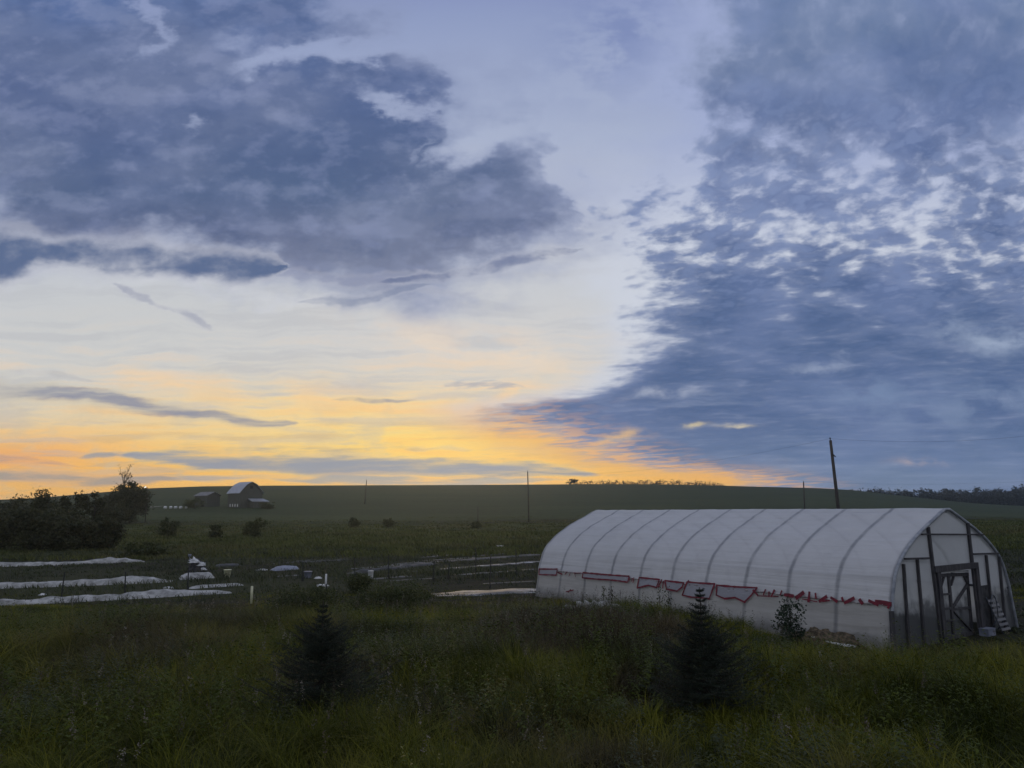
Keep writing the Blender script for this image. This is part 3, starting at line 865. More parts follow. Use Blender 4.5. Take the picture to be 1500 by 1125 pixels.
def build_greenhouse():
    g = empty('greenhouse', GN, -GTH)
    tag(g, 'long white plastic covered greenhouse with red tape repairs and a peaked hoop roof', 'greenhouse')
    k = int(np.argmin(np.abs(LEFT[:, 1] - HIP)))
    low, upp = LEFT[:k + 1].copy(), LEFT[k - 1:].copy()
    low[:, 0] += 0.012
    full = np.concatenate([upp, np.stack([GW - upp[::-1][1:, 0], upp[::-1][1:, 1]], -1)])
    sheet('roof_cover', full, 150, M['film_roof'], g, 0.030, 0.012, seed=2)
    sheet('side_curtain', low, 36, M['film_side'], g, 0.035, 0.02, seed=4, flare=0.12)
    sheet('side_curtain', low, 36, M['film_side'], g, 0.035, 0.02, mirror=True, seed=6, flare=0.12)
    # hoops
    sk = []
    for p in LEFT: sk.append((p[0] + 0.062, p[1] - 0.03))
    sk[-1] = (GW / 2, GR - 0.075)
    hoop = sk + [(GW - a, b) for a, b in sk[::-1][1:]]
    for i in range(NB + 1):
        y = i * BAY + (0.05 if i == 0 else -0.05 if i == NB else 0)
        b = MB(); b.tube([(a, y, c) for a, c in hoop], 0.034, 8)
        b.build('hoop', M['steel'], g, True)
    for z, r in ((HIP, 0.035), (1.78, 0.018)):
        for mir in (0, 1):
            s = prof_s(z) + 0.085
            s = GW - s if mir else s
            b = MB(); b.tube([(s, 0, z), (s, GL, z)], r, 6); b.build('purlin', M['steel'], g, True)
    b = MB(); b.tube([(GW / 2, 0, GR - 0.1), (GW / 2, GL, GR - 0.1)], 0.025, 6); b.build('ridge_pole', M['steel'], g, True)
    # diagonal wind brace seen faintly through the film
    b = MB(); b.tube([(prof_s(1.2) + .1, BAY * 3.1, 1.2), (prof_s(1.9) + .1, BAY * 1.9, 1.9), (prof_s(2.5) + .1, BAY * 1.1, 2.5)], 0.014, 6); b.build('wind_brace', M['steel'], g, True)

    # ends
    dl, dtop = gab(1366, 835); dr, _ = gab(1424, 830)
    dh = 0.5 * (dtop + gab(1421, 829)[1])
    def end_wall(y, opening):
        cuts = sorted(set([round(v, 3) for v in np.linspace(0.06, GW - 0.06, 60)] + ([dl, dr] if opening else [])))
        V = []; q = []
        for a, c in zip(cuts[:-1], cuts[1:]):
            mid = 0.5 * (a + c)
            z0 = dh if (opening and dl < mid < dr) else -0.12
            n = 30
            base = len(V)
            for t in range(n + 1):
                for s in (a, c):
                    z = z0 + (prof_z(s) - 0.02 - z0) * t / n
                    V.append((s, y + 0.03 * (float(fnoise(s + 30, z * 0.5 + 8, 0.6, 31)) - 0.5), z))
            for t in range(n):
                o = base + t * 2
                q.append((o, o + 1, o + 3, o + 2))
        return npmesh('end_film', V, q, None, M['film_end'], g, smooth=True)
    end_wall(0.0, True)
    end_wall(GL, False)
    # frame edging the gable
    b = MB(); b.tube([(a - 0.035 if a < GW / 2 else a + 0.035 if a > GW / 2 else a, -0.03, c + 0.045) for a, c in hoop], 0.042, 8); b.build('end_hoop', mat('end_batten', (0.20, 0.22, 0.25), (0.34, 0.36, 0.38), 5, 0.5), g, True)
    OUT = -0.045
    def stud(a, c, w=0.07, d=0.06, name='stud'):
        p, q = gab(*a), gab(*c)
        b = MB(); b.bar((p[0], OUT, p[1]), (q[0], OUT, q[1]), w, d, (0, 1, 0)); return b.build(name, M['wood_dark'], g)
    def stud_down(a, c, w=0.07):
        p, q = gab(*a), gab(*c)
        k = (q[0] - p[0]) / (q[1] - p[1])
        b = MB(); b.bar((p[0], OUT, p[1]), (p[0] + k * (-0.1 - p[1]), OUT, -0.1), w, 0.06, (0, 1, 0)); return b.build('stud', M['wood_dark'], g)
    stud_down((1357, 772), (1365, 838), 0.10)
    stud_down((1415, 766), (1422, 828), 0.10)
    stud_down((1321, 826), (1327, 917)); stud_down((1341, 819), (1350, 921))
    stud_down((1442, 813), (1451, 898)); stud_down((1461, 815), (1468, 891))
    OUT = -0.06
    stud((1347, 782.5), (1437, 783), 0.045, 0.05, 'cross_bar')
    stud((1322, 818.5), (1358, 817.5), 0.05, 0.05, 'cross_bar'); stud((1422, 811.5), (1459, 810.5), 0.05, 0.05, 'cross_bar')
    # door surround: heavier posts and a header
    OUT = -0.075
    for a, c in (((1369, 833), (1377, 940)), ((1425, 828), (1431, 940))):
        p = gab(*a)
        b = MB(); b.box((p[0], OUT, dh / 2), (0.17, 0.09, dh + 0.16)); b.build('door_post', M['wood_dark'], g)
    b = MB(); b.box(((dl + dr) / 2, OUT - 0.01, dh + 0.02), (dr - dl + 0.2, 0.1, 0.16)); b.build('door_header', M['wood_dark'], g)
    # dark board patching the foot of the wall right of the door
    a = gab(1426, 862)[0]; c = gab(1446, 862)[0]; zt_ = gab(1436, 858)[1]
    b = MB(); b.box(((a + c) / 2 + 0.05, -0.02, zt_ / 2 - 0.05), (c - a, 0.018, zt_ + 0.1)); b.build('patch_board', M['dark_bag'], g)
    # door leaf, hinged on the left post and standing a little open
    d = empty('door', (dl + 0.12, -0.05, 0.06), R(5)); d.parent = g; d.rotation_euler[1] = R(2.5)
    w = dr - dl - 0.22; hgt = dh - 0.16
    b = MB()
    for x, ww in ((0.05, 0.09), (w * 0.33, 0.11), (w - 0.05, 0.10)):
        b = MB(); b.box((x, 0, hgt / 2), (ww, 0.05, hgt)); b.build('stile', M['wood_dark'], d)
    b = MB()
    b.box((w / 2, -0.003, hgt - 0.05), (w, 0.056, 0.09)); b.box((w / 2, -0.003, 0.06), (w, 0.056, 0.12)); b.box((w * 0.66, -0.003, hgt * 0.44), (w * 0.66, 0.056, 0.06))
    for z in (0.28, 0.46, 0.68): b.box((w * 0.17, -0.003, hgt * z), (w * 0.32, 0.05, 0.05))
    b.build('rail', M['wood_dark'], d)
    b = MB()
    b.bar((w * 0.36, -0.012, hgt * 0.47), (w - 0.08, -0.012, hgt * 0.82), 0.07, 0.05, (0, 1, 0)); b.bar((w * 0.36, -0.012, hgt * 0.42), (w - 0.06, -0.012, hgt * 0.06), 0.035, 0.05, (0, 1, 0))
    for x0, sx in ((0.09, 1), (w * 0.37, 1), (w - 0.1, -1)): b.bar((x0, -0.012, hgt - 0.32), (x0 + sx * 0.22, -0.012, hgt - 0.09), 0.05, 0.05, (0, 1, 0))
    b.build('brace', M['wood_dark'], d)
    npmesh('door_film', [(0.02, 0.032, 0.03), (w - 0.02, 0.032, 0.03), (w - 0.02, 0.032, hgt - 0.03), (0.02, 0.032, hgt - 0.03)], [(0, 1, 2, 3)], None, M['film_end'], d)
    b = MB(); b.box((w / 2, 0.03, hgt + 0.04), (w * 1.02, 0.11, 0.05)); b.build('drip_board', M['white_wood'], d)
    # weathered board at the near corner
    b = MB(); b.bar((0.10, -0.05, -0.1), (0.17, -0.05, 1.0), 0.16, 0.05, (0, 1, 0)); b.build('corner_board', M['wood_dark'], g)

    # crumpled hem of the roof sheet gathered along the hip
    b = MB(); b.tube([(prof_s(HIP) - 0.012 + random.uniform(-.012, .012), y, HIP - 0.03 + 0.05 * (float(fnoise(y + 5, 3, 0.5, 77, 3)) - .5)) for y in np.linspace(0, GL, 240)], [random.uniform(.014, .034) for _ in range(240)], 6)
    b.build('gathered_hem', mat('shaded_hem', (0.20, 0.17, 0.17), (0.50, 0.47, 0.45), 3.0, 0.5), g, True)  # hem colour darkened to carry the shadow line under the tape
    # ---- repairs along the hip: grey patches edged with red tape, and loose strips of tape
    def skin(y, z, off):
        s = prof_s(z)
        ds = (prof_s(z + .05) - prof_s(z - .05)) / 0.1
        k = math.hypot(1, ds)
        return (s - off / k, y, z + off * ds / k)
    def band(mb, pts, w, off):
        w = w * (0.74 if w > .063 else 1.0)
        P = [np.array(p) for p in pts]
        for a, c in zip(P[:-1], P[1:]):
            n = max(1, int(np.linalg.norm(c - a) / 0.12))
            dd = c - a; ln = np.linalg.norm(dd)
            if ln < 1e-6: continue
            pr = np.array([-dd[1], dd[0]]) / ln * w / 2
            ext = dd / ln * w * 0.3
            vs = []
            for i in range(n + 1):
                m = a - ext + (dd + 2 * ext) * i / n
                jig = pr * random.uniform(0.75, 1.25)
                for sg in (1, -1):
                    q = m + jig * sg
                    vs.append(skin(q[0], q[1], off + random.uniform(0, .004)))
            mb.add(vs, [(2 * i, 2 * i + 1, 2 * i + 3, 2 * i + 2) for i in range(n)])
    z0 = lambda x, y: (760 + x / 3.947, 720 + y / 3.947)
    z3 = lambda x, y: (900 + x / 6.818, 830 + y / 6.818)
    z4 = lambda x, y: (1090 + x / 6.52, 840 + y / 6.52)
    PATCH = [[z0(118, 449), z0(221, 450), z0(219, 484), z0(120, 480)],
             [z0(370, 470), z0(500, 482), z0(636, 492), z0(631, 525), z0(545, 513), z0(460, 508), z0(370, 499)],
             [z3(245, 112), z3(350, 122), z3(447, 132), z3(427, 210), z3(345, 188), z3(237, 214)],
             [z3(503, 142), z3(600, 155), z3(690, 165), z3(680, 206), z3(632, 246), z3(527, 226)],
             [z3(722, 156), z3(850, 168), z3(997, 176), z3(978, 250), z3(960, 322), z3(860, 310), z3(780, 306), z3(690, 286), z3(705, 220)],
             [z3(1020, 190), z3(1200, 205), z3(1420, 216), z3(1370, 290), z3(1310, 356), z3(1212, 310), z3(1112, 322), z3(1026, 286)]]
    pm = film('patch_film', (0.46, 0.46, 0.50), 0.08, 0.3, 0.4, (3, 2, 3), 0.5)
    for pl in PATCH:
        L = [gside(*p) for p in pl]
        cy_ = sum(p[0] for p in L) / len(L); cz_ = sum(p[1] for p in L) / len(L)
        b = MB()
        vs = [skin(cy_, cz_, 0.035)] + [skin(p[0], p[1], 0.032) for p in L]
        b.add(vs, [(0, i, i % len(L) + 1) for i in range(1, len(L) + 1)])
        pt = b.build('repair_patch', pm, g)
        b = MB(); band(b, L + [L[0]], 0.072, 0.045)
        b.build('tape_border', M['red_tape'], pt)
    STR = [([z3(150, 112), z3(148, 150)], .05), ([z3(178, 118), z3(176, 148)], .04), ([z3(193, 112), z3(190, 160)], .04),
           ([z3(470, 135), z3(445, 205)], .06), ([z3(490, 150), z3(488, 215)], .05), ([z3(735, 145), z3(715, 180)], .06),
           ([z0(225, 468), z0(250, 478)], .05), ([z0(268, 480), z0(280, 466)], .04), ([z0(298, 472), z0(292, 490)], .04), ([z0(322, 470), z0(330, 494)], .04), ([z0(316, 472), z0(362, 472)], .03),
           ([z4(85, 165), z4(130, 205)], .09), ([z4(200, 160), z4(186, 204)], .05), ([z4(236, 180), z4(240, 222)], .05), ([z4(285, 165), z4(262, 222)], .06), ([z4(355, 172), z4(345, 208)], .05),
           ([z4(388, 206), z4(466, 218)], .13), ([z4(560, 188), z4(500, 236)], .13), ([z4(617, 186), z4(619, 270)], .10), ([z4(676, 196), z4(686, 240)], .08),
           ([z4(784, 225), z4(722, 268)], .10), ([z4(722, 268), z4(815, 262)], .04), ([z4(828, 235), z4(888, 270)], .10), ([z4(932, 236), z4(944, 264)], .08), ([z4(1044, 241), z4(962, 284)], .10),
           ([z4(1100, 256), z4(1130, 290)], .10), ([z4(1192, 266), z4(1275, 302)], .12), ([z4(1256, 271), z4(1396, 298)], .13), ([z4(1392, 296), z4(1376, 332)], .07),
           ([z4(130, 215), z4(330, 222)], .03), ([z4(700, 272), z4(560, 246)], .03),
           ([z0(288, 580), z0(328, 570)], .05), ([z0(300, 584), z0(312, 566)], .04)]
    for pts, w in STR:
        b = MB(); band(b, [gside(*p) for p in pts], w * 1.0, 0.042); b.build('tape_strip', M['red_tape'], g)
    return g


build_greenhouse()


def inside_gh(x, y, m=0.25):
    dx, dy = x - GN.x, y - GN.y
    s = dx * GB.x + dy * GB.y; a = dx * GA.x + dy * GA.y
    return (s > -m) & (s < GW + m) & (a > -m) & (a < GL + m)


def gworld(s, a, z=0.0):
    p = GN + GB * s + GA * a
    return (p.x, p.y, z)


# slatted folding chair leaning at the right of the door
def build_chair():
    p = gpix(1467, 927)
    o = empty('slatted_chair', (p[0], p[1], gz(p[0], p[1])), -GTH)
    tag(o, 'grey slatted folding chair leaning by the greenhouse door', 'chair')
    for x in (-0.24, 0.24):
        b = MB(); b.tube([(x, -0.15, 0), (x, 0.02, 0.5), (x, 0.2, 0.98)], 0.016, 6); b.build('frame', M['steel'], o, True)
        b = MB(); b.tube([(x, 0.22, 0), (x, -0.05, 0.42)], 0.016, 6); b.build('leg', M['steel'], o, True)
    for i in range(7):
        t = 0.12 + i * 0.125
        b = MB(); b.box((0, -0.17 + 0.36 * t, t), (0.52, 0.02, 0.07), Matrix.Rotation(R(-20), 3, 'X')); b.build('slat', M['old_roof'], o)
    pts = [(-0.26 - 0.10 * math.sin(a), 0.0 + 0.06 * math.cos(a), 0.62 + 0.30 * math.sin(a) + 0.18 * (1 if a > 0 else 0)) for a in np.linspace(0, math.pi, 12)]
    pts = [(-0.30 + 0.17 * math.cos(a), -0.02, 0.78 + 0.28 * math.sin(a)) for a in np.linspace(0, math.pi, 14)]
    pts = [(pts[0][0], -0.02, 0.45)] + pts + [(pts[-1][0], -0.02, 0.4)]
    b = MB(); b.tube(pts, 0.013, 6); b.build('arm', M['steel'], o, True)


build_chair()


def lump(name, pos, dims, matl, seed, label, cat, amp=0.25, freq=0.35, group=None, rz=0.0, n=26, sharp=1.0):
    """crumpled heap: displaced dome resting on the ground"""
    th = np.linspace(0, math.pi / 2, n); ph = np.linspace(0, 2 * math.pi, n * 2, endpoint=False)
    T, P = np.meshgrid(th, ph, indexing='ij')
    X, Y, Z = np.cos(T) * np.cos(P), np.cos(T) * np.sin(P), np.sin(T) ** sharp
    k = 1 + amp * 2 * (fnoise(X * dims[0] + 20 + Z, Y * dims[1] + 30 + Z * 0.7, freq, seed, 4) - 0.5)
    V = np.stack([X * k * dims[0] / 2, Y * k * dims[1] / 2, Z * k * dims[2] - 0.04], -1).reshape(-1, 3)
    m = n * 2
    q = [(i * m + j, i * m + (j + 1) % m, (i + 1) * m + (j + 1) % m, (i + 1) * m + j) for i in range(n - 1) for j in range(m)]
    o = npmesh(name, V, q, None, matl, None, smooth=True, loc=pos)
    o.rotation_euler = (0, 0, rz)
    if label: tag(o, label, cat, group)
    return o


p = gpix(868, 900); lump('crumpled_plastic', p, (2.1, 0.9, 0.42), M['fabric'], 11, 'crumpled clear plastic sheet lying in weeds against the greenhouse side', 'plastic sheet', 0.5, 0.3, rz=-0.5)
p = gpix(1205, 945); lump('straw_heap', p, (1.9, 0.8, 0.40), M['straw'], 12, 'low brown heap of old straw at the greenhouse foot beside the leafy shrub', 'heap', 0.3, 0.25, rz=-0.6)
p = gpix(1447, 931)
b = MB(); b.box((0, 0, 0.09), (0.42, 0.24, 0.18)); b.box((0, 0, 0.19), (0.44, 0.26, 0.02))
o = b.build('pale_block', M['tarp'], None, loc=(p[0], p[1], gz(p[0], p[1]))); o.rotation_euler = (0, 0, -GTH); tag(o, 'pale grey block lying on the ground between the door and slatted chair', 'block')
# thin boards lying at the foot of the side
p = gpix(1225, 950); b = MB(); b.bar((-0.5, 0, 0.10), (0.5, 0.05, 0.16), 0.09, 0.03); b.bar((-0.4, 0.12, 0.08), (0.6, 0.1, 0.22), 0.07, 0.03)
o = b.build('loose_boards', M['white_wood'], None, loc=p); o.rotation_euler = (0, 0, 2.3); tag(o, 'loose thin boards lying in weeds below the greenhouse side', 'boards')


# ------------------------------------------------------------------ far barn and shed
def gable_house(o, W, L, prof, wall, roof, wallname='wall'):
    """prof: roof outline from eave to eave across x (x, z); length along y"""
    e0, e1 = prof[0], prof[-1]
    b = MB()
    xs = [W * -0.5] + [p[0] for p in prof[1:-1]] + [W * 0.5]
    zs = [e0[1]] + [p[1] for p in prof[1:-1]] + [e1[1]]
    n = len(xs)
    for y in (0, L):
        vs = [(xs[0], y, -0.8)] + [(xs[i], y, zs[i] - 0.05) for i in range(n)] + [(xs[-1], y, -0.8)]
        b.add(vs, [tuple(range(len(vs)))])
    for x, z in ((xs[0], zs[0]), (xs[-1], zs[-1])):
        b.add([(x, 0, -0.8), (x, L, -0.8), (x, L, z - 0.05), (x, 0, z - 0.05)], [(0, 1, 2, 3)])
    b.build(wallname, wall, o)
    b = MB()
    ov = 0.4
    P = [(prof[0][0] - 0.3, prof[0][1] - 0.12)] + list(prof[1:-1]) + [(prof[-1][0] + 0.3, prof[-1][1] - 0.12)]
    for (xa, za), (xb, zb) in zip(P[:-1], P[1:]):
        b.add([(xa, -ov, za), (xb, -ov, zb), (xb, L + ov, zb), (xa, L + ov, za), (xa, -ov, za + .12), (xb, -ov, zb + .12), (xb, L + ov, zb + .12), (xa, L + ov, za + .12)],
              [(0, 1, 2, 3), (4, 7, 6, 5), (0, 4, 5, 1), (3, 2, 6, 7), (0, 3, 7, 4), (1, 5, 6, 2)])
    b.build('roof', roof, o)


DB = 215.0
bp = at(355, 737, DB); bz = gz(bp[0], bp[1])
hz = lambda py, px=360: at(px, py, DB)[2] - bz
barn = empty('barn', (at(371, 737, DB)[0], DB - 2, bz), R(49))
tag(barn, 'weathered grey barn with a curved gambrel tin roof on the hillside', 'barn')
gable_house(barn, 7.0, 6.6, [(-3.5, hz(722.5)), (-2.8, hz(717)), (-1.6, hz(710.5)), (0, hz(706.5)), (1.6, hz(710.5)), (2.8, hz(717)), (3.5, hz(722.5))], M['barn_wall'], M['barn_roof'])
b = MB(); b.add([(-1.0, -0.1, hz(730.5)), (3.7, -0.1, hz(730.5)), (4.0, -3.0, hz(734.5)), (-1.4, -3.0, hz(734.5)), (-1.0, -0.1, hz(730.5) - .15), (3.7, -0.1, hz(730.5) - .15), (4.0, -3.0, hz(734.5) - .15), (-1.4, -3.0, hz(734.5) - .15)],
                [(0, 3, 2, 1), (4, 5, 6, 7), (0, 1, 5, 4), (3, 7, 6, 2), (0, 4, 7, 3), (1, 2, 6, 5)]); b.build('lean_to_roof', M['barn_roof'], barn)
b = MB(); b.box((1.4, -1.5, 0.0), (4.4, 2.6, max(0.8, hz(735)) * 2)); b.build('lean_to_wall', M['barn_wall'], barn)
for i in range(4):
    b = MB(); b.box((-3.56, 0.9 + i * 1.35, 0.55), (0.08, 0.4, 0.8)); b.build('window', M['white_wood'], barn)
b = MB(); b.box((0.0, -0.03, hz(714)), (0.9, 0.06, 0.9)); b.build('loft_door', M['dark_glass'], barn)
sp_ = at(305, 737, DB + 3)
shed = empty('shed', (sp_[0] + 1.5, DB + 3, gz(sp_[0], DB + 3)), R(60))
tag(shed, 'low grey shed with a sloping roof joined left of the barn', 'shed')
hs = lambda py: at(305, py, DB + 3)[2] - gz(sp_[0], DB + 3)
gable_house(shed, 4.4, 5.4, [(-2.2, hs(726)), (0, hs(721)), (2.2, hs(726))], M['barn_wall'], M['old_roof'])
b = MB(); b.box((-2.23, 2.0, 0.8), (0.06, 1.4, 1.6)); b.build('door', M['dark_glass'], shed)

# white wrapped bales left of the barn, a pale track below them
bale = None
for i, (px, py) in enumerate(((243, 731.2), (251, 731.5), (258, 731.6), (265.5, 731.9), (273.5, 731.2))):
    x, y, z = at(px, py, 205)
    z = gz(x, y)
    if bale is None:
        b = MB()
        b.tube([(-0.36, 0, .36), (-0.30, 0, .36), (0.30, 0, .36), (0.36, 0, .36)], [0.28, 0.36, 0.36, 0.28], 14)
        bale = o = b.build('wrapped_bale', M['plastic_white'], None, True)
    else:
        o = bale.copy(); COL.objects.link(o)
    o.location = (x, y, z + 0.15); o.rotation_euler = (0, 0, 0.5 * i)
    tag(o, 'small white wrapped round bale in the row left of the far barn', 'bale', 'white bales in a row on the hillside')

V = []; q = []
for i, (px, py) in enumerate(((176, 746.5), (190, 745), (205, 744.2), (222, 743), (240, 741.5))):
    x, y, z = gpix(px, py)
    for k in (-2.2, 2.2): V.append((x, y + k, gz(x, y + k) + 0.06))
for i in range(4): q.append((2 * i, 2 * i + 1, 2 * i + 3, 2 * i + 2))
kind(npmesh('gravel_track', V, q, None, mat('pale_gravel', (0.30, 0.29, 0.27), (0.42, 0.41, 0.38), 1.0, 0.95)), 'structure')

# yard lamp by the round tree
x, y, _ = at(214, 745, 150); z = gz(x, y)
lamp = empty('yard_lamp', (x, y, z)); tag(lamp, 'tall thin lamp post with a small lit white lamp beside the round tree', 'lamp post')
top = at(213, 714, 150)[2] - z
b = MB(); b.tube([(0, 0, -0.3), (0, 0, top)], [0.09, 0.06], 8); b.tube([(0, 0, top - .1), (-0.35, -0.1, top + .05)], 0.04, 6); b.build('pole', M['pole'], lamp, True)
lm = bpy.data.materials.new('lamp_glow'); lm.use_nodes = True
pb = lm.node_tree.nodes['Principled BSDF']; pb.inputs['Base Color'].default_value = (.8, .8, .8, 1); pb.inputs['Emission Color'].default_value = (1, .95, .85, 1); pb.inputs['Emission Strength'].default_value = 1.2
b = MB(); b.tube([(-0.4, -0.12, top - .12), (-0.4, -0.12, top - .05), (-0.4, -0.12, top + .12), (-0.4, -0.12, top + .17)], [0.08, .19, .17, .05], 10); b.build('lamp_head', lm, lamp, True)


# ------------------------------------------------------------------ utility poles and lines
def utility_pole(px_t, py_t, px_b, d, r, label, arm=False):
    tx, ty, tz = at(px_t, py_t, d); bx, by, _ = at(px_b, 745, d)
    z = gz(bx, by)
    o = empty('utility_pole', (bx, by, z)); tag(o, label, 'utility pole', 'utility poles carrying the power line')
    b = MB(); b.tube([(0, 0, -0.6), ((tx - bx) * .5, 0, (tz - z) * .5), (tx - bx, 0, tz - z)], [r, r * .85, r * .7], 10); b.build('pole', M['pole'], o, True)
    hx, hh = tx - bx, tz - z
    b = MB(); b.tube([(hx, 0, hh - .05), (hx - .02, 0, hh + .12)], 0.035, 6); b.tube([(hx - .02, 0, hh + .10), (hx - .02, 0, hh + .2), (hx - .02, 0, hh + .26)], [0.05, 0.075, 0.03], 8); b.build('insulator', M['steel'], o, True)
    if arm:
        b = MB(); b.tube([(hx - .02, -0.15, hh - 1.2), (hx, -0.15, hh - 1.2), (hx + .25, -0.2, hh - 1.5)], 0.05, 6); b.build('bracket', M['wire'], o, True)
    return Vector((tx, ty, tz + 0.15))


T1 = utility_pole(1216.5, 645, 1230, 66, 0.17, 'tall dark utility pole leaning left behind the greenhouse ridge', True)
T2 = utility_pole(1177, 706, 1178, 150, 0.16, 'short thin distant pole just left of the tall leaning pole')
T3 = utility_pole(773, 691, 774.5, 150, 0.15, 'slim distant pole standing alone on the field left of the greenhouse')
T4 = utility_pole(537, 703.5, 534, 235, 0.16, 'faint distant pole whose tip just clears the hill crest')


def wire(a, b_, sag, label):
    a, b_ = Vector(a), Vector(b_)
    pts = [a.lerp(b_, t) - Vector((0, 0, sag * 4 * t * (1 - t))) for t in np.linspace(0, 1, 24)]
    b = MB(); b.tube(pts, 0.007, 5); o = b.build('power_line', M['wire'], None, True)
    tag(o, label, 'cable', 'overhead power lines')


wire(T3, T1, 1.6, 'thin overhead cable sloping from the leaning pole down to the lone field pole')
wire(T1, at(1640, 618, 70), 0.9, 'thin overhead cable running right from the top of the leaning pole')
wire(T2, at(1640, 697, 110), 0.9, 'thin low overhead cable running right from the short distant pole')
wire(T4, T3, 1.5, 'thin far cable between the lone field pole and the crest pole')

# wood fence post on the mid field
for px, py, hh, lab in ((700, 760, 3.2, 'short dark post standing on the hillside field left of the greenhouse'),):
    x, y, z = at(px, 753, 150); z = gz(x, y)
    b = MB(); b.tube([(0, 0, -.3), (0.03, 0, hh)], [0.11, 0.09], 8); o = b.build('field_post', M['pole'], None, True, (x, y, z)); tag(o, lab, 'post')


# ------------------------------------------------------------------ beds: row covers, mulch sheets, buckets, posts
def tunnel(pa, pb, width, height, seed, label, matl=None, name='row_cover', cat='row cover', group=None, flat=False, n=None):
    a = gpix(*pa); b_ = gpix(*pb)
    a = np.array(a); b_ = np.array(b_)
    d = b_ - a; L = math.hypot(d[0], d[1]); d /= L
    nrm = np.array([-d[1], d[0], 0])
    n = n or max(12, int(L / 0.16)); m = 14
    V = []
    hseed = seed * 7
    for i in range(n + 1):
        t = i / n
        end = min(1.0, 8 * t * (1 - t) + 0.25)
        hgt = height * (0.5 + 0.75 * (float(fnoise(t * L + 3, seed, 1.7, hseed, 3)) - 0.2)) * end
        wd = width * (0.8 + 0.4 * float(fnoise(t * L + 9, seed + 4, 1.2, hseed + 2, 2)))
        c = a + d * L * t + nrm * 0.25 * (float(fnoise(t * L, seed + 8, 5.0, hseed + 3, 2)) - 0.5)
        zb = gz(c[0], c[1]) - 0.03
        for k in range(m + 1):
            s = k / m * 2 - 1
            h = (1 - abs(s) ** 2.4) * hgt
            jit = 0.7 * hgt * (float(fnoise(t * L * 1.0 + 50, s * width + 20, 0.5, hseed + 5, 3)) - 0.5)
            p = c + nrm * s * wd / 2
            V.append((p[0], p[1], zb + h + jit * (1 - s * s)))
    q = [(i * (m + 1) + k, i * (m + 1) + k + 1, (i + 1) * (m + 1) + k + 1, (i + 1) * (m + 1) + k) for i in range(n) for k in range(m)]
    o = npmesh(name, V, q, None, matl or M['fabric'], None, smooth=True)
    tag(o, label, cat, group)
    return o


tunnel((-60, 832), (212, 823), 1.0, 0.40, 1, 'long white fabric row cover farthest back in the left vegetable beds', group='white fabric row covers over the beds')
tunnel((-60, 864), (253, 852), 0.95, 0.42, 2, 'thick white fabric row cover in the middle of the left vegetable beds', group='white fabric row covers over the beds')
tunnel((262, 849), (313, 846), 0.9, 0.42, 3, 'short white fabric row cover just below the dark sack heap', group='white fabric row covers over the beds')
tunnel((-60, 890), (338, 868), 0.9, 0.34, 4, 'long white row cover nearest the front, partly hidden by tall grass', group='white fabric row covers over the beds')
tunnel((276, 862), (356, 857), 0.8, 0.16, 5, 'flat ragged strip of white cover just behind the nearest row cover', group='white fabric row covers over the beds')
tunnel((398, 836), (436, 834), 1.0, 0.34, 6, 'short rounded grey cover lying alone mid field right of the bucket', M['tarp'], 'tarp_cover', 'tarp')

x, y, z = gpix(289, 838)
o = lump('sack_heap', (x, y, z), (1.05, 0.8, 0.75), M['dark_bag'], 21, 'dark heap of sacks with white bags on top behind the short row cover', 'heap', 0.35, 0.3)
for (dx, dz, s, sd) in ((-0.10, 0.60, 0.62, 1), (0.34, 0.42, 0.42, 3), (0.46, 0.16, 0.30, 5)):
    w_ = lump('white_bag', (dx, -0.22, dz), (s, s * .7, s * .42), M['plastic_white'], 22 + sd, None, None, 0.95, 0.16, n=16); w_.parent = o
x, y, z = gpix(277, 829); b = MB(); b.tube([(0, 0, 0), (0, 0, .36)], 0.02, 6); b.tube([(0, 0, .34), (0, 0, .36), (0, 0, .5), (0, 0, .52)], [.02, .1, .12, .04], 8)
o = b.build('capped_stake', M['tarp'], None, True, (x, y, z + .25)); tag(o, 'short stake with a pale cup on top left of the sack heap', 'stake')


def bucket(px, py, r, h, matl, label, cat='bucket', bag=False):
    x, y, z = gpix(px, py)
    o = empty('bucket', (x, y, z)); tag(o, label, cat)
    b = MB(); seg = 16
    b.tube([(0, 0, 0), (0, 0, 0.02), (0, 0, h - .04), (0, 0, h - .035), (0, 0, h)], [r * .78, r * .8, r * .97, r * 1.05, r * 1.05], seg, True); b.build('pail', matl, o, True)
    b = MB(); b.tube([(r * 1.04 * math.cos(a), -0.02, h - .03 + r * .9 * math.sin(a)) for a in np.linspace(0, math.pi, 12)], 0.006, 5); b.build('handle', M['wire'], o, True)
    return o


bucket(333, 846, 0.20, 0.42, M['plastic_yellow'], 'pale yellow bucket standing alone right of the sack heap')
bucket(451, 847, 0.22, 0.36, M['tarp'], 'grey white bucket standing near the middle of the beds')
bucket(543, 848, 0.15, 0.42, M['plastic_white'], 'small bright white jug on the white strip mid field', 'jug')
for px, py, dm, lab, sd in ((383, 836, (0.7, .3, .12), 'crumpled white plastic scrap lying right of the yellow bucket', 31), (466, 848, (0.4, .25, .12), 'tiny white plastic scrap lying right of the grey white bucket', 32),
                            (473, 859, (0.6, .3, .12), 'white plastic scrap lying at the foot of the white stake', 33), (247, 862, (0.5, .3, .1), 'small white scrap between the two nearest row covers', 34),
                            (62, 872, (0.35, .2, .08), 'small white scrap at far left between the row covers', 35), (732, 802, (0.8, .4, .2), 'small white bundle at the back of the mulch sheets', 36)):
    x, y, z = gpix(px, py); lump('plastic_scrap', (x, y, z + .02), dm, M['plastic_white'], sd, lab, 'plastic scrap', 0.5, 0.15, 'white plastic scraps on the beds', n=12)
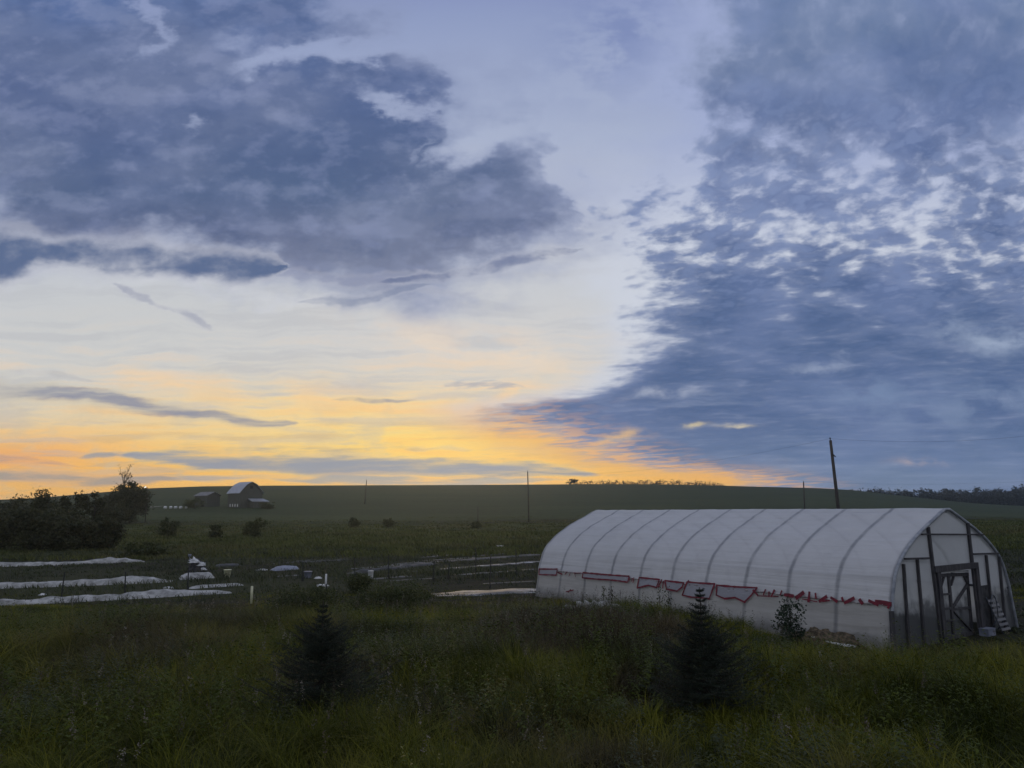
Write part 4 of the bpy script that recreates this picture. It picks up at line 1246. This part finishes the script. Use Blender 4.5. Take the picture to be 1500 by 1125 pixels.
for px, pb, pt, r, mt, lab in ((368, 885, 862, 0.05, 'plastic_yellow', 'short yellowish stake in the grass in front of the beds'), (477, 866, 843, 0.045, 'plastic_white', 'short white stake beside a white plastic scrap')):
    x, y, z = gpix(px, pb); h = (pb - pt) * math.hypot(x, y) / FPX
    b = MB(); b.tube([(0, 0, -.1), (0, 0, h - .02), (0, 0, h)], [r, r, r * .6], 8); o = b.build('stake', M[mt], None, True, (x, y, z)); tag(o, lab, 'stake')
# black mulch and plastic sheets right of centre
GP = 'crumpled plastic mulch sheets on the beds'
tunnel((600, 818), (800, 802), 1.2, 0.07, 41, 'thin silvery plastic strip along the back edge of the mulched beds', M['silver_film'], 'mulch_sheet', 'plastic sheet', GP)
tunnel((560, 829), (800, 812), 1.4, 0.12, 42, 'dark crumpled plastic mulch strip second from the back', M['mulch_film'], 'mulch_sheet', 'plastic sheet', GP)
tunnel((512, 841), (640, 826), 0.9, 0.24, 43, 'raised pale plastic ridge with a peak in the middle of the beds', M['mulch_film'], 'mulch_sheet', 'plastic sheet', GP)
tunnel((640, 834), (800, 822), 1.0, 0.09, 44, 'dark plastic mulch strip with pale flecks running behind the greenhouse end', M['silver_film'], 'mulch_sheet', 'plastic sheet', GP)
tunnel((516, 851), (604, 844), 0.6, 0.08, 45, 'narrow white plastic strip under the small white jug', M['silver_film'], 'mulch_sheet', 'plastic sheet', GP)
tunnel((625, 872), (805, 864), 2.4, 0.10, 46, 'wide glossy plastic sheet with white streaks just left of the greenhouse corner', M['silver_film'], 'mulch_sheet', 'plastic sheet', GP)
tunnel((315, 830), (352, 828), 1.0, 0.2, 47, 'small dull plastic sheet behind the yellow bucket', M['mulch_film'], 'mulch_sheet', 'plastic sheet', GP)
tunnel((395, 826), (520, 820), 0.8, 0.14, 48, 'long dull plastic strip behind the rounded grey cover', M['mulch_film'], 'mulch_sheet', 'plastic sheet', GP)

for i, (a_, c_, w_, h_, mt_, lab_) in enumerate((
        ((430, 822), (520, 817), .7, .07, 'mulch_film', 'faint thin plastic strip highest in the bed behind the dull long strip'),
        ((505, 834), (600, 827), .6, .08, 'silver_film', 'thin pale strip meeting the left end of the raised ridge'),
        ((590, 824), (700, 816), .6, .08, 'silver_film', 'thin flecked strip just behind the raised pale ridge'),
        ((690, 815), (800, 807), .6, .08, 'mulch_film', 'thin dark strip between the two back silvery strips'),
        ((600, 838), (690, 832), .6, .08, 'mulch_film', 'short dark strip right in front of the raised ridge'),
        ((660, 843), (790, 833), .7, .07, 'silver_film', 'thin broken white strip below the flecked mulch strip'),
        ((560, 852), (640, 847), .6, .06, 'mulch_film', 'faint dark strip right of the white jug'),
        ((405, 845), (440, 843), .6, .08, 'silver_film', 'short pale strip left of the grey white bucket'),
        ((372, 824), (410, 822), .6, .08, 'mulch_film', 'short faint strip above the white scrap by the yellow bucket'),
        ((700, 856), (790, 851), .8, .05, 'mulch_film', 'faint strip directly behind the wide glossy sheet'))):
    tunnel(a_, c_, w_, h_, 60 + i, lab_, M[mt_], 'mulch_sheet', 'plastic sheet', GP)
post = None
labs = {90: 'leftmost thin dark fence post in front of the row covers', 183: 'thin dark fence post second from the left', 275: 'thin dark fence post left of the short row cover', 569: 'thin dark fence post mid field left of the pale ridge',
        635: 'thin dark fence post just right of the pale plastic ridge', 657: 'thin dark fence post second right of the pale plastic ridge', 697: 'thin dark fence post at the middle of the mulch sheets', 718: 'thin dark fence post above the wide glossy sheet', 756: 'thin dark fence post closest to the greenhouse end',
        478: 'thin dark fence post just behind the white stake', 443: 'thin dark fence post left of the grey white bucket', 520: 'thin dark fence post near the dark bush mid field'}
for px, pb, pt in ((90, 880, 846), (183, 872, 843), (275, 866, 836), (443, 852, 826), (478, 884, 858), (520, 846, 818), (569, 848, 815), (635, 852, 824), (657, 848, 826), (697, 838, 804), (718, 862, 818), (756, 842, 806)):
    x, y, z = gpix(px, pb); h = (pb - pt) * math.hypot(x, y) / FPX
    b = MB(); b.box((0, 0, h / 2 - .1), (0.045, 0.012, h + .2)); b.box((0, 0.02, h / 2 - .1), (0.012, 0.04, h + .2)); b.box((0, -0.01, 0.1), (0.12, 0.008, 0.2))
    for k in range(4): b.box((0, -0.012, h * (.35 + .17 * k)), (0.03, 0.012, 0.03))
    o = b.build('fence_post', M['post'], None, False, (x, y, z)); o.rotation_euler = (random.uniform(-.05, .05), random.uniform(-.05, .05), random.uniform(0, 3))
    tag(o, labs[px], 'fence post', 'thin metal fence posts through the beds')

# ------------------------------------------------------------------ trees and bushes
def by_px(px, d, top, wpx, y_off=0.0):
    x, y, _ = at(px, 745, d); z = gz(x, y)
    h = at(px, top, d)[2] - z
    return (x, y, z - 0.1), (h + 0.1) * (0.95 if px < 170 and d < 120 else 1.0), wpx * d / FPX


GT = 'trees and bushes massed at the left edge'
for i, (px, d, top, w, lab, mt, k) in enumerate((
        (20, 90, 728, 70, 'low rounded bush at the far left edge of the thicket', 'leaf_tree', 1),
        (62, 88, 719, 62, 'dense dark bush rising at the left thicket with an even dome', 'leaf_tree', 1),
        (95, 92, 711, 16, 'small slender tree poking above the left thicket', 'leaf_tree', 0),
        (118, 90, 715, 36, 'ragged bush with feathery top right of the slender small tree', 'leaf_tree', 0),
        (139, 94, 717, 34, 'low ragged bush between the thicket and the round tree', 'leaf_tree', 0),
        (-10, 74, 741, 90, 'broad dark bush lowest at the left frame edge', 'leaf_tree', 1),
        (48, 72, 739, 84, 'broad dark bush in the front row of the thicket, left side', 'leaf_tree', 1),
        (102, 72, 741, 80, 'broad dark bush in the front row of the thicket, right side', 'leaf_tree', 1),
        (150, 74, 754, 56, 'smaller dark bush ending the front row of the thicket', 'leaf_tree', 1),
        (160, 110, 734, 50, 'dull green bush behind the thicket below the round tree', 'leaf_tree', 1))):
    p, h, w = by_px(px, d, top, w)
    tree('bush' if k else 'tree', lab, 'bush' if k else 'tree', p, h, w, 100 + i, mt, 0.26, 60 if w > 3 else 18, 190, base=0.02 if k else 0.3, group=GT)
p, h, w = by_px(191, 150, 703, 60)
tree('round_tree', 'big round dark leafy tree on the hillside horizon left of the barn', 'tree', p, h, w, 130, 'leaf_tree', 0.40, 110, 170, base=0.04, sub=0.26, lumpy=0.07)
p, h, w = by_px(166, 152, 722, 34)
tree('bush', 'bushy tree sloping down on the left of the round tree', 'bush', p, h, w, 131, 'leaf_tree', 0.42, 40, 100, base=0.05, group=GT)

# sparse, nearly bare tree behind the round one
p, h, w = by_px(179, 160, 681, 30)
o = empty('bare_tree', p); tag(o, 'sparse tree with thin twigs rising above the round tree', 'tree')
b = MB(); g = random.Random(5)
b.tube([(0, 0, -.2), (0.1, 0, h * .5), (0.0, 0, h * .82)], [.16, .11, .05], 6)
tips = []
for i in range(13):
    z0 = h * g.uniform(.45, .8); a = g.uniform(0, 6.28); L = h * g.uniform(.15, .32)
    mid = (math.cos(a) * L * .35, math.sin(a) * L * .35, z0 + L * .5); tip = (math.cos(a) * L * .62, math.sin(a) * L * .62, min(h, z0 + L))
    b.tube([(0, 0, z0), mid, tip], [.06, .045, .025], 5); tips.append(tip)
    for k in range(3):
        e = (mid[0] + g.uniform(-.8, .8), mid[1] + g.uniform(-.8, .8), mid[2] + g.uniform(.4, 1.1)); b.tube([mid, e], [.03, .02], 4); tips.append(e)
b.build('trunk', M['bark'], o, True)
gg = np.random.default_rng(9)
P = np.concatenate([np.array(t) + gg.normal(size=(8, 3)) * .2 for t in tips if g.random() < .6])
V, q = leaf_quads(P, 0.24, 3); npmesh('crown', V, q, None, M['leaf_tree'], o, attr=np.repeat(gg.uniform(size=len(P)), 4))

for i, (px, d, top, w, lab) in enumerate(((248, 105, 756, 32, 'small round bush on the meadow below the left shed'), (375, 100, 757, 33, 'round dark bush alone on the meadow right of the barn'),
                                          (285, 205, 728, 30, 'dark bush left of the low shed'), (318, 100, 768, 22, 'small low bush between the two meadow bushes'), (215, 62, 793, 70, 'low mounded bush in front of the thicket behind the row covers'),
                                          (393, 208, 733, 26, 'low dark bush at the right foot of the barn'), (520, 135, 757, 16, 'tiny dark bush on the meadow below the crest pole'), (570, 135, 758, 18, 'tiny dark bush right of the one below the crest pole'), (697, 130, 763, 16, 'tiny dark bush beside the short field post'))):
    p, h, w = by_px(px, d, top, w)
    tree('bush', lab, 'bush', p, h, w, 150 + i, 'leaf_bush', 0.26, 26, 90, base=0.0, group='scattered bushes on the meadow')
# bushes at the back of the near grass
for i, (px, py, top, w, lab, nl) in enumerate(((445, 908, 852, 100, 'soft dark rounded shrub at the back of the near grass left of centre', 150), (566, 905, 850, 115, 'broad dark weedy bush at the back of the near grass', 150), (527, 870, 838, 40, 'dark bush beside the white jug mid field', 90))):
    x, y, z = gpix(px, py); d = y
    h = at(px, top, d)[2] - z
    tree('shrub', lab, 'shrub', (x, y, z - .05), h, w * d / FPX, 170 + i, 'leaf_bush', 0.07, 60, nl, base=0.0, group='dark shrubs behind the near grass', part='foliage')

# leafy shrub against the greenhouse side
x, y, z = gpix(1159, 945); h = at(1159, 879, y)[2] - z
o = empty('leafy_shrub', (x, y, z)); tag(o, 'leafy dark green shrub standing against the greenhouse side', 'shrub')
trunk(o, h, 0.02, 9, 7, 0.8, 'stem')
crown('foliage', o, M['leaf_shrub'], (0, 0, h * .45), (.36, .36, h * .50), 46, 34, 0.075, 77, sub=0.34, lump=.3)

# spruces
def spruce(px, pb, pt, wpx, seed, label, leader=0.16, tmin=0.06):
    x, y, z = gpix(px, pb); h = at(px, pt, y)[2] - z; w = wpx * y / FPX
    o = empty('spruce_tree', (x, y, z)); tag(o, label, 'spruce', 'young spruces in the near grass')
    b = MB(); b.tube([(0, 0, -.1), (0, 0, h * .5), (0, 0, h)], [.045, .028, .005], 7)
    g = random.Random(seed)
    segs = []
    z_ = h * tmin; nw = 0
    while z_ < h * .97:
        f = z_ / h
        R0 = w / 2 * min(1.0, 0.72 + f * 1.3) * ((1 - f) ** 1.12) * (1.0 if f < 1 - leader * 1.6 else 0.62) + 0.03
        nb = 14 if f < .7 else 7 if f < .85 else 5
        a0 = g.uniform(0, 6)
        for k in range(nb):
            a = a0 + k * 6.283 / nb + g.uniform(-.4, .4); L = R0 * (g.uniform(.5, 1.1) if g.random() < .8 else g.uniform(1.05, 1.4))
            rise = -0.02 + 0.5 * f + g.uniform(-.06, .12)
            P = []
            for t in np.linspace(0, 1, 6):
                P.append(Vector((math.cos(a) * L * t, math.sin(a) * L * t, z_ + L * (rise * t - .35 * t * (1 - t) * (1 - f) * 1.2 + .12 * t ** 3))))
            b.tube(P, [.010, .009, .008, .006, .005, .003], 4)
            segs += [(P[i], P[i + 1]) for i in range(5)]
            for i in range(1, 6):
                for sd in (-1, 1):
                    l2 = L * .36 * (1.1 - i / 6) + .03
                    aa = a + sd * g.uniform(.6, 1.0)
                    e = P[i] + Vector((math.cos(aa) * l2, math.sin(aa) * l2, l2 * g.uniform(-.05, .3)))
                    segs.append((P[i], e))
        z_ += h * (0.042 if f < 1 - leader else 0.05) * g.uniform(.75, 1.25)
    segs += [(Vector((0, 0, h * (1 - leader) + h * leader * i / 6)), Vector((0, 0, h * (1 - leader) + h * leader * (i + 1) / 6))) for i in range(6)]
    b.build('trunk', M['bark'], o, True)
    C = []; D = []
    gg = np.random.default_rng(seed)
    for p, e in segs:
        n = max(3, int((e - p).length / 0.0044))
        t = gg.uniform(size=(n, 1))
        ax = np.array((e - p).normalized())
        rd = gg.normal(size=(n, 3)); rd -= ax * (rd @ ax)[:, None]; rd /= np.linalg.norm(rd, axis=1, keepdims=True)
        C.append(np.array(p) + (np.array(e) - np.array(p)) * t); D.append(rd * .85 + ax * .55)
    C = np.concatenate(C); D = np.concatenate(D); n = len(C)
    ln = gg.uniform(.022, .042, size=(n, 1))
    sd = np.cross(D, gg.normal(size=(n, 3))); sd /= np.linalg.norm(sd, axis=1, keepdims=True)
    V = np.stack([C - sd * .0032, C + sd * .0032, C + D * ln], 1).reshape(-1, 3)
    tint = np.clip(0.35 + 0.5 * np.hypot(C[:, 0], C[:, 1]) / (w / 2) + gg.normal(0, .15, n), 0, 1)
    npmesh('crown', V, None, np.arange(n * 3).reshape(n, 3), M['leaf_spruce'], o, attr=np.repeat(tint, 3))


spruce(468, 1060, 880, 205, 3, 'dark young spruce left of centre in the near grass')
spruce(1034, 1048, 860, 185, 8, 'dark young spruce with a thin spire in front of the greenhouse', 0.24)


# ------------------------------------------------------------------ stuff: far woods, hedge, grasses
def woods(name, cols, leaf, seed, matl):
    """a far wood: many crowns read as one mass; cols = (px, d, top_px, width_m)"""
    g = np.random.default_rng(seed); C = []; T = []
    for px, d, top, w in cols:
        x, y, _ = at(px, 740, d); z = gz(x, y) - 1.0; zt_ = at(px, top, d)[2]
        hh = max(1.5, zt_ - z)
        n = int(260 * (w / 7) * (hh / 10))
        nc = 12
        cc = g.normal(size=(nc, 3)); cc /= np.linalg.norm(cc, axis=1, keepdims=True)
        cc = cc * np.array([w / 2, w / 2, hh * .42]) * g.uniform(.5, 1, size=(nc, 1)) + np.array([x, y, z + hh * .55])
        k = g.integers(0, nc, n)
        C.append(cc[k] + g.normal(size=(n, 3)) * w * .11); T.append(np.clip(g.normal(.5, .2, n), 0, 1))
    C = np.concatenate(C); T = np.concatenate(T)
    V, q = leaf_quads(C, leaf, seed + 2)
    return kind(npmesh(name, V, q, None, matl, None, attr=np.repeat(T, 4)), 'stuff')


g = random.Random(3)
cols = []
for i in range(95):
    px = 1236 + i * 3.6 + g.uniform(-2, 2)
    base = np.interp(px, [1236, 1260, 1300, 1340, 1400, 1440, 1500, 1580], [716, 717, 715.5, 716, 713.5, 714, 710.5, 709])
    cols.append((px, 470 + g.uniform(-20, 40), base + g.uniform(-2.0, 3.5), g.uniform(5, 9)))
    cols.append((px + 2, 450, base + 9 + g.uniform(-2, 3), g.uniform(6, 9)))
woods('far_woods', cols, 1.1, 5, M['leaf_wood'])
cols = []
for i in range(75):
    px = 832 + i * 3.1 + g.uniform(-1.2, 1.2)
    if px > 1062: break
    top = np.interp(px, [830, 870, 900, 960, 1000, 1040, 1062], [706.5, 705, 703.5, 703, 704.5, 705.5, 709]) + g.uniform(-1.6, 2.2)
    cols.append((px, 408, top, g.uniform(2.5, 4.5)))
woods('far_treeline', cols, 0.7, 6, M['leaf_wood'])
p, h, w = by_px(841, 402, 701, 13)
tree('crest_tree', 'small dark tree standing highest at the left end of the crest treeline', 'tree', p, h, w, 190, 'leaf_wood', 0.7, 20, 60, base=.1)


def strips(P, h, w, az, lean, curl, tint, segs=3):
    """curved tapering blades as one mesh"""
    n = len(P)
    t = np.linspace(0, 1, segs + 1)
    dirv = np.stack([np.cos(az), np.sin(az), np.zeros(n)], -1)
    side = np.stack([-np.sin(az + curl), np.cos(az + curl), np.zeros(n)], -1)
    V = np.zeros((n, 2 * segs + 1, 3))
    for i, tt in enumerate(t):
        c = P + dirv * (lean * h * tt ** 1.8)[:, None] + np.array([0, 0, 1.0]) * (h * (tt - 0.35 * lean * tt ** 2.2))[:, None]
        ww = (w * (1 - tt ** 1.6))[:, None]
        if i < segs:
            V[:, 2 * i] = c - side * ww / 2; V[:, 2 * i + 1] = c + side * ww / 2
        else:
            V[:, 2 * segs] = c
    k = 2 * segs + 1
    b = (np.arange(n) * k)[:, None]
    Q = np.concatenate([b + np.array([[2 * i, 2 * i + 1, 2 * i + 3, 2 * i + 2]]) for i in range(segs - 1)]) if segs > 1 else np.zeros((0, 4), int)
    Tt = b + np.array([[2 * segs - 2, 2 * segs - 1, 2 * segs]])
    return V.reshape(-1, 3), Q, Tt, np.repeat(tint, k)


def scatter(n, y0, y1, seed, fov=0.76, power=1.0, x0=None, x1=None):
    g = np.random.default_rng(seed)
    y = y0 + (y1 - y0) * g.uniform(size=n) ** power
    # area-uniform within the wedge
    x = (g.uniform(size=n) * 2 - 1) * (fov * y + 1.2)
    keep = ~inside_gh(x, y, 0.08)
    return x[keep], y[keep], g


def grass_height(x, y):
    h = 0.12 + 1.15 * np.clip(fnoise(x + 100, y + 100, 3.0, 41, 3) - 0.08, 0, 1) + 0.45 * (fnoise(x + 300, y + 40, 0.9, 43, 2) - 0.4)
    # trodden ground by the greenhouse door and low at its foot
    c = gworld(GW * .62, -1.1)
    h *= 1 - 0.75 * np.exp(-((x - c[0]) ** 2 + (y - c[1]) ** 2) / 3.0)
    dx, dy = x - GN.x, y - GN.y
    s = dx * GB.x + dy * GB.y; a = dx * GA.x + dy * GA.y
    near = np.exp(-np.clip(-s, 0, 9) / 0.9) * ((a > -.8) & (a < GL + 1))
    h = h * np.clip(1.2 - np.clip(y - 20, 0, 99) / 9 * np.clip((4 - x) / 5, 0, 1), .22, 1.0)
    h = np.clip(h, 0.12, 1.4) * (1 - 0.45 * near)
    # kept short towards the near corner, where the foot of the plastic shows
    d1 = np.where((a > -1.5) & (a < 7), np.clip(-s, 0, 9) * 0.17 + 0.05 + np.clip(a - 2.5, 0, 9) * 0.12, 9.0)
    d2 = np.where((s > -0.5) & (s < GW) & (a < 0.3), np.clip(-a, 0, 9) * 0.17 + 0.14, 9.0)
    return np.clip(np.minimum(h, np.minimum(d1, d2)), 0.05, 1.4)


def build_grass(name, n, y0, y1, seed, matl, hs, w, tuft=9, power=0.62, spread=0.09, lean=(0.2, 0.9), segs=3, hfun=None):
    x, y, g = scatter(n // tuft, y0, y1, seed, power=power)
    hh = (hfun or grass_height)(x, y)
    m = len(x)
    tb = np.clip(0.5 + 1.6 * (fnoise(x + 77, y + 33, 2.1, seed, 3) - 0.5) + g.normal(0, .12, m), 0, 1)
    X = np.repeat(x, tuft) + g.normal(0, spread, m * tuft); Y = np.repeat(y, tuft) + g.normal(0, spread, m * tuft)
    k = ~inside_gh(X, Y, 0.03)
    X, Y = X[k], Y[k]
    N = len(X)
    h = np.repeat(hh, tuft)[k] * g.uniform(.55, 1.15, N) * hs
    if y1 > 100: h *= np.clip((y1 - Y) / 70, 0.15, 1)
    tint = np.clip(np.repeat(tb, tuft)[k] + g.normal(0, .14, N), 0, 1)
    wind = 0.6
    az = g.uniform(0, 6.283, N) * (1 - 0.25) + wind * 0.25
    P = np.stack([X, Y, zt(X, Y) - 0.03], -1)
    dist = np.hypot(X, Y)
    V, Q, T, at_ = strips(P, h, w * (0.6 + dist / 30.0) * g.uniform(.7, 1.4, N), az, g.uniform(*lean, N), g.uniform(-.6, .6, N), tint, segs)
    return kind(npmesh(name, V, Q, T, matl, None, attr=at_), 'stuff')


build_grass('tall_grass', 260000, 7.5, 30.0, 61, M['grass'], 1.0, 0.010, tuft=14, spread=.11, power=.52, lean=(.3, 1.3))
build_grass('short_grass', 130000, 7.5, 34.0, 62, M['grass'], 0.6, 0.013, tuft=12, spread=.14, power=.52)


# big arching tussocks standing out of the rest
def clump_height(x, y): return np.where(grass_height(x, y) < 0.3, grass_height(x, y), np.clip(grass_height(x, y) * 1.05 + 0.18, .4, 1.3))
build_grass('grass_tussocks', 120000, 7.5, 27.0, 66, M['grass'], 1.05, 0.012, tuft=70, spread=.10, power=.50, lean=(.35, 1.7), segs=4, hfun=clump_height)


def bed_height(x, y): return np.clip(0.06 + 0.42 * fnoise(x * .6 + 20, y * 1.4 + 20, 3.0, 51, 3) * fnoise(x + 9, y + 5, 8.0, 52, 2) * 2, .05, .45)
build_grass('bed_weeds', 90000, 30.0, 72.0, 63, M['bed_plants'], 1.1, 0.020, tuft=10, spread=.2, power=.7, lean=(.3, 1.2), segs=2, hfun=bed_height)
def mead_height(x, y): return np.clip(0.25 + 0.9 * fnoise(x * .35 + 20, y + 20, 7.0, 55, 3), .2, 1.1)
build_grass('meadow_grass', 130000, 58.0, 175.0, 64, M['meadow'], 0.75, 0.035, tuft=10, spread=.6, power=.95, lean=(.2, .9), segs=2, hfun=mead_height)


def build_weeds(name, n, y0, y1, seed, matl, hgt, leaf, nleaf, dens_seed, thr=0.5, lean=0.35):
    """leafy stalks: leaves spiral up an arching stem"""
    x, y, g = scatter(n, y0, y1, seed, power=0.62)
    d = fnoise(x + 60, y + 60, 2.6, dens_seed, 3)
    k = d > thr
    x, y = x[k], y[k]; N = len(x)
    h = hgt * g.uniform(.6, 1.2, N) * np.clip(0.05 + 1.35 * grass_height(x, y), 0, 1.15)
    az = g.uniform(0, 6.28, N); ln = g.uniform(.1, lean, N)
    t = np.linspace(.12, 1, nleaf)[None, :]
    sx = x[:, None] + np.cos(az)[:, None] * ln[:, None] * h[:, None] * t ** 2
    sy = y[:, None] + np.sin(az)[:, None] * ln[:, None] * h[:, None] * t ** 2
    sz = zt(x, y)[:, None] + h[:, None] * (t - .3 * ln[:, None] * t ** 2)
    P = np.stack([sx, sy, sz], -1).reshape(-1, 3)
    m = len(P)
    la = np.tile(np.arange(nleaf) * 2.4, N) + np.repeat(az, nleaf) + g.normal(0, .3, m)
    L = leaf * g.uniform(.7, 1.25, m) * np.tile(np.linspace(1.15, .55, nleaf), N)
    D = np.stack([np.cos(la), np.sin(la), g.uniform(.0, .55, m)], -1)
    S = np.stack([-np.sin(la), np.cos(la), g.normal(0, .25, m)], -1)
    dr = np.array([0, 0, -1.0]) * L[:, None] * .35
    W = L[:, None] * .16
    V = np.stack([P, P + D * L[:, None] * .5 + S * W, P + D * L[:, None] + dr, P + D * L[:, None] * .5 - S * W], 1).reshape(-1, 3)
    tint = np.clip(np.repeat(g.uniform(size=N), nleaf) * .6 + .2 + g.normal(0, .12, m), 0, 1)
    return kind(npmesh(name, V, np.arange(m * 4).reshape(m, 4), None, matl, None, attr=np.repeat(tint, 4)), 'stuff')


build_weeds('leafy_weeds', 5200, 7.5, 26.0, 71, M['weed'], 1.0, 0.14, 24, 81, 0.57)
build_weeds('dark_weeds', 4200, 9.0, 28.0, 72, M['leaf_bush'], 0.95, 0.12, 26, 83, 0.56, .25)


def build_seeds(n, y0, y1, seed):
    x, y, g = scatter(n, y0, y1, seed, power=0.62)
    k = fnoise(x + 20, y + 75, 4.0, 91, 3) > 0.47
    x, y = x[k], y[k]; N = len(x)
    h = np.clip(0.12 + 1.35 * grass_height(x, y), 0, 1.2) * g.uniform(.75, 1.2, N)
    az = g.uniform(0, 6.28, N)
    tint = g.uniform(size=N) ** 1.5
    P = np.stack([x, y, zt(x, y)], -1)
    V, Q, T, a_ = strips(P, h, np.full(N, .005), az, g.uniform(.05, .3, N), np.zeros(N), tint * .5, 2)
    m = 26
    tt = g.uniform(.78, 1.02, size=(N, m))
    C = P[:, None, :] + np.array([0, 0, 1.0]) * (h[:, None] * tt * .94)[..., None] + np.stack([np.cos(az)[:, None] * .12 * tt ** 2, np.sin(az)[:, None] * .12 * tt ** 2, 0 * tt], -1) + g.normal(0, .018, size=(N, m, 3)) * np.array([1, 1, 1.4])
    V2, q2 = leaf_quads(C.reshape(-1, 3), .026, seed)
    VV = np.concatenate([V, V2]); QQ = np.concatenate([Q, q2 + len(V)])
    return kind(npmesh('seed_heads', VV, QQ, T, M['seed'], None, attr=np.concatenate([a_, np.repeat(np.repeat(tint, m), 4)])), 'stuff')


build_seeds(2600, 8.5, 30.0, 75)

# tall weeds at the foot of the greenhouse side
g_ = np.random.default_rng(15)
for nm, aa, hh, lab in (('tall_weed', 7.4, 1.0, 'pair of tall leafy weed stalks against the middle of the greenhouse side'), ('tall_weed', 10.2, 0.8, 'ragged tall weed against the far half of the greenhouse side')):
    p = gworld(-0.25, aa); z = gz(p[0], p[1])
    o = empty(nm, (p[0], p[1], z)); tag(o, lab, 'weed')
    b = MB(); C = []
    for dx in (-.12, .14):
        b.tube([(dx, 0, -.05), (dx * 1.2, 0, hh * .6), (dx * 1.1, .03, hh)], [.012, .009, .004], 5)
        for t in np.linspace(.15, 1, 60): C.append((dx * 1.15 + g_.normal(0, .06), g_.normal(0, .06), hh * t))
    b.build('stem', M['bark'], o, True)
    V, q = leaf_quads(np.array(C), .10, 5, aspect=.35); npmesh('foliage', V, q, None, M['leaf_bush'], o, attr=np.repeat(g_.uniform(size=len(C)), 4))

# ------------------------------------------------------------------ sun: already down behind the crest, only a trace left
sd = bpy.data.lights.new('sun', 'SUN'); sd.energy = 0.25; sd.angle = R(10); sd.color = (1.0, 0.72, 0.42)
so = bpy.data.objects.new('sun', sd); COL.objects.link(so)
so.rotation_euler = (R(88.0), 0, R(180 + 4.0))

# ------------------------------------------------------------------ evening mist lying in the valley
b = MB(); b.box((0, 0, 11.5), (1500, 1500, 31))
hzm = bpy.data.materials.new('mist'); hzm.use_nodes = True
t_ = hzm.node_tree; t_.nodes.clear()
pv = t_.nodes.new('ShaderNodeVolumePrincipled'); pv.inputs['Color'].default_value = (0.86, 0.93, 0.9, 1); pv.inputs['Density'].default_value = 0.00034; pv.inputs['Anisotropy'].default_value = 0.8
mo_ = t_.nodes.new('ShaderNodeOutputMaterial'); t_.links.new(pv.outputs[0], mo_.inputs['Volume'])
kind(b.build('haze', hzm), 'stuff')



# ------------------------------------------------------------------ camera and render settings
cam_d = bpy.data.cameras.new('camera')
cam = bpy.data.objects.new('camera', cam_d)
COL.objects.link(cam)
from mathutils import Matrix, Vector
cp, sp, cr, sr = math.cos(PITCH), math.sin(PITCH), math.cos(ROLL), math.sin(ROLL)
right = Vector((cr, -sr * sp, sr * cp)); up = Vector((-sr, -cr * sp, cr * cp)); fwd = Vector((0, cp, sp))
mw = Matrix((right, up, -fwd)).transposed().to_4x4()
mw.translation = (0, 0, H)
cam.matrix_world = mw
cam_d.sensor_width = 36.0
cam_d.lens = 36.0 * FPX / 1500.0
cam_d.clip_start = 0.1
cam_d.clip_end = 6000
SC.camera = cam
SC.view_settings.view_transform = 'Standard'
SC.view_settings.look = 'None'
SC.view_settings.exposure = 0.0
SC.view_settings.gamma = 1.0
SC.render.engine = 'CYCLES'
cy = SC.cycles
cy.use_denoising = True
cy.max_bounces = 6
cy.diffuse_bounces = 3
cy.glossy_bounces = 2
cy.transmission_bounces = 4
cy.transparent_max_bounces = 12
cy.volume_bounces = 0
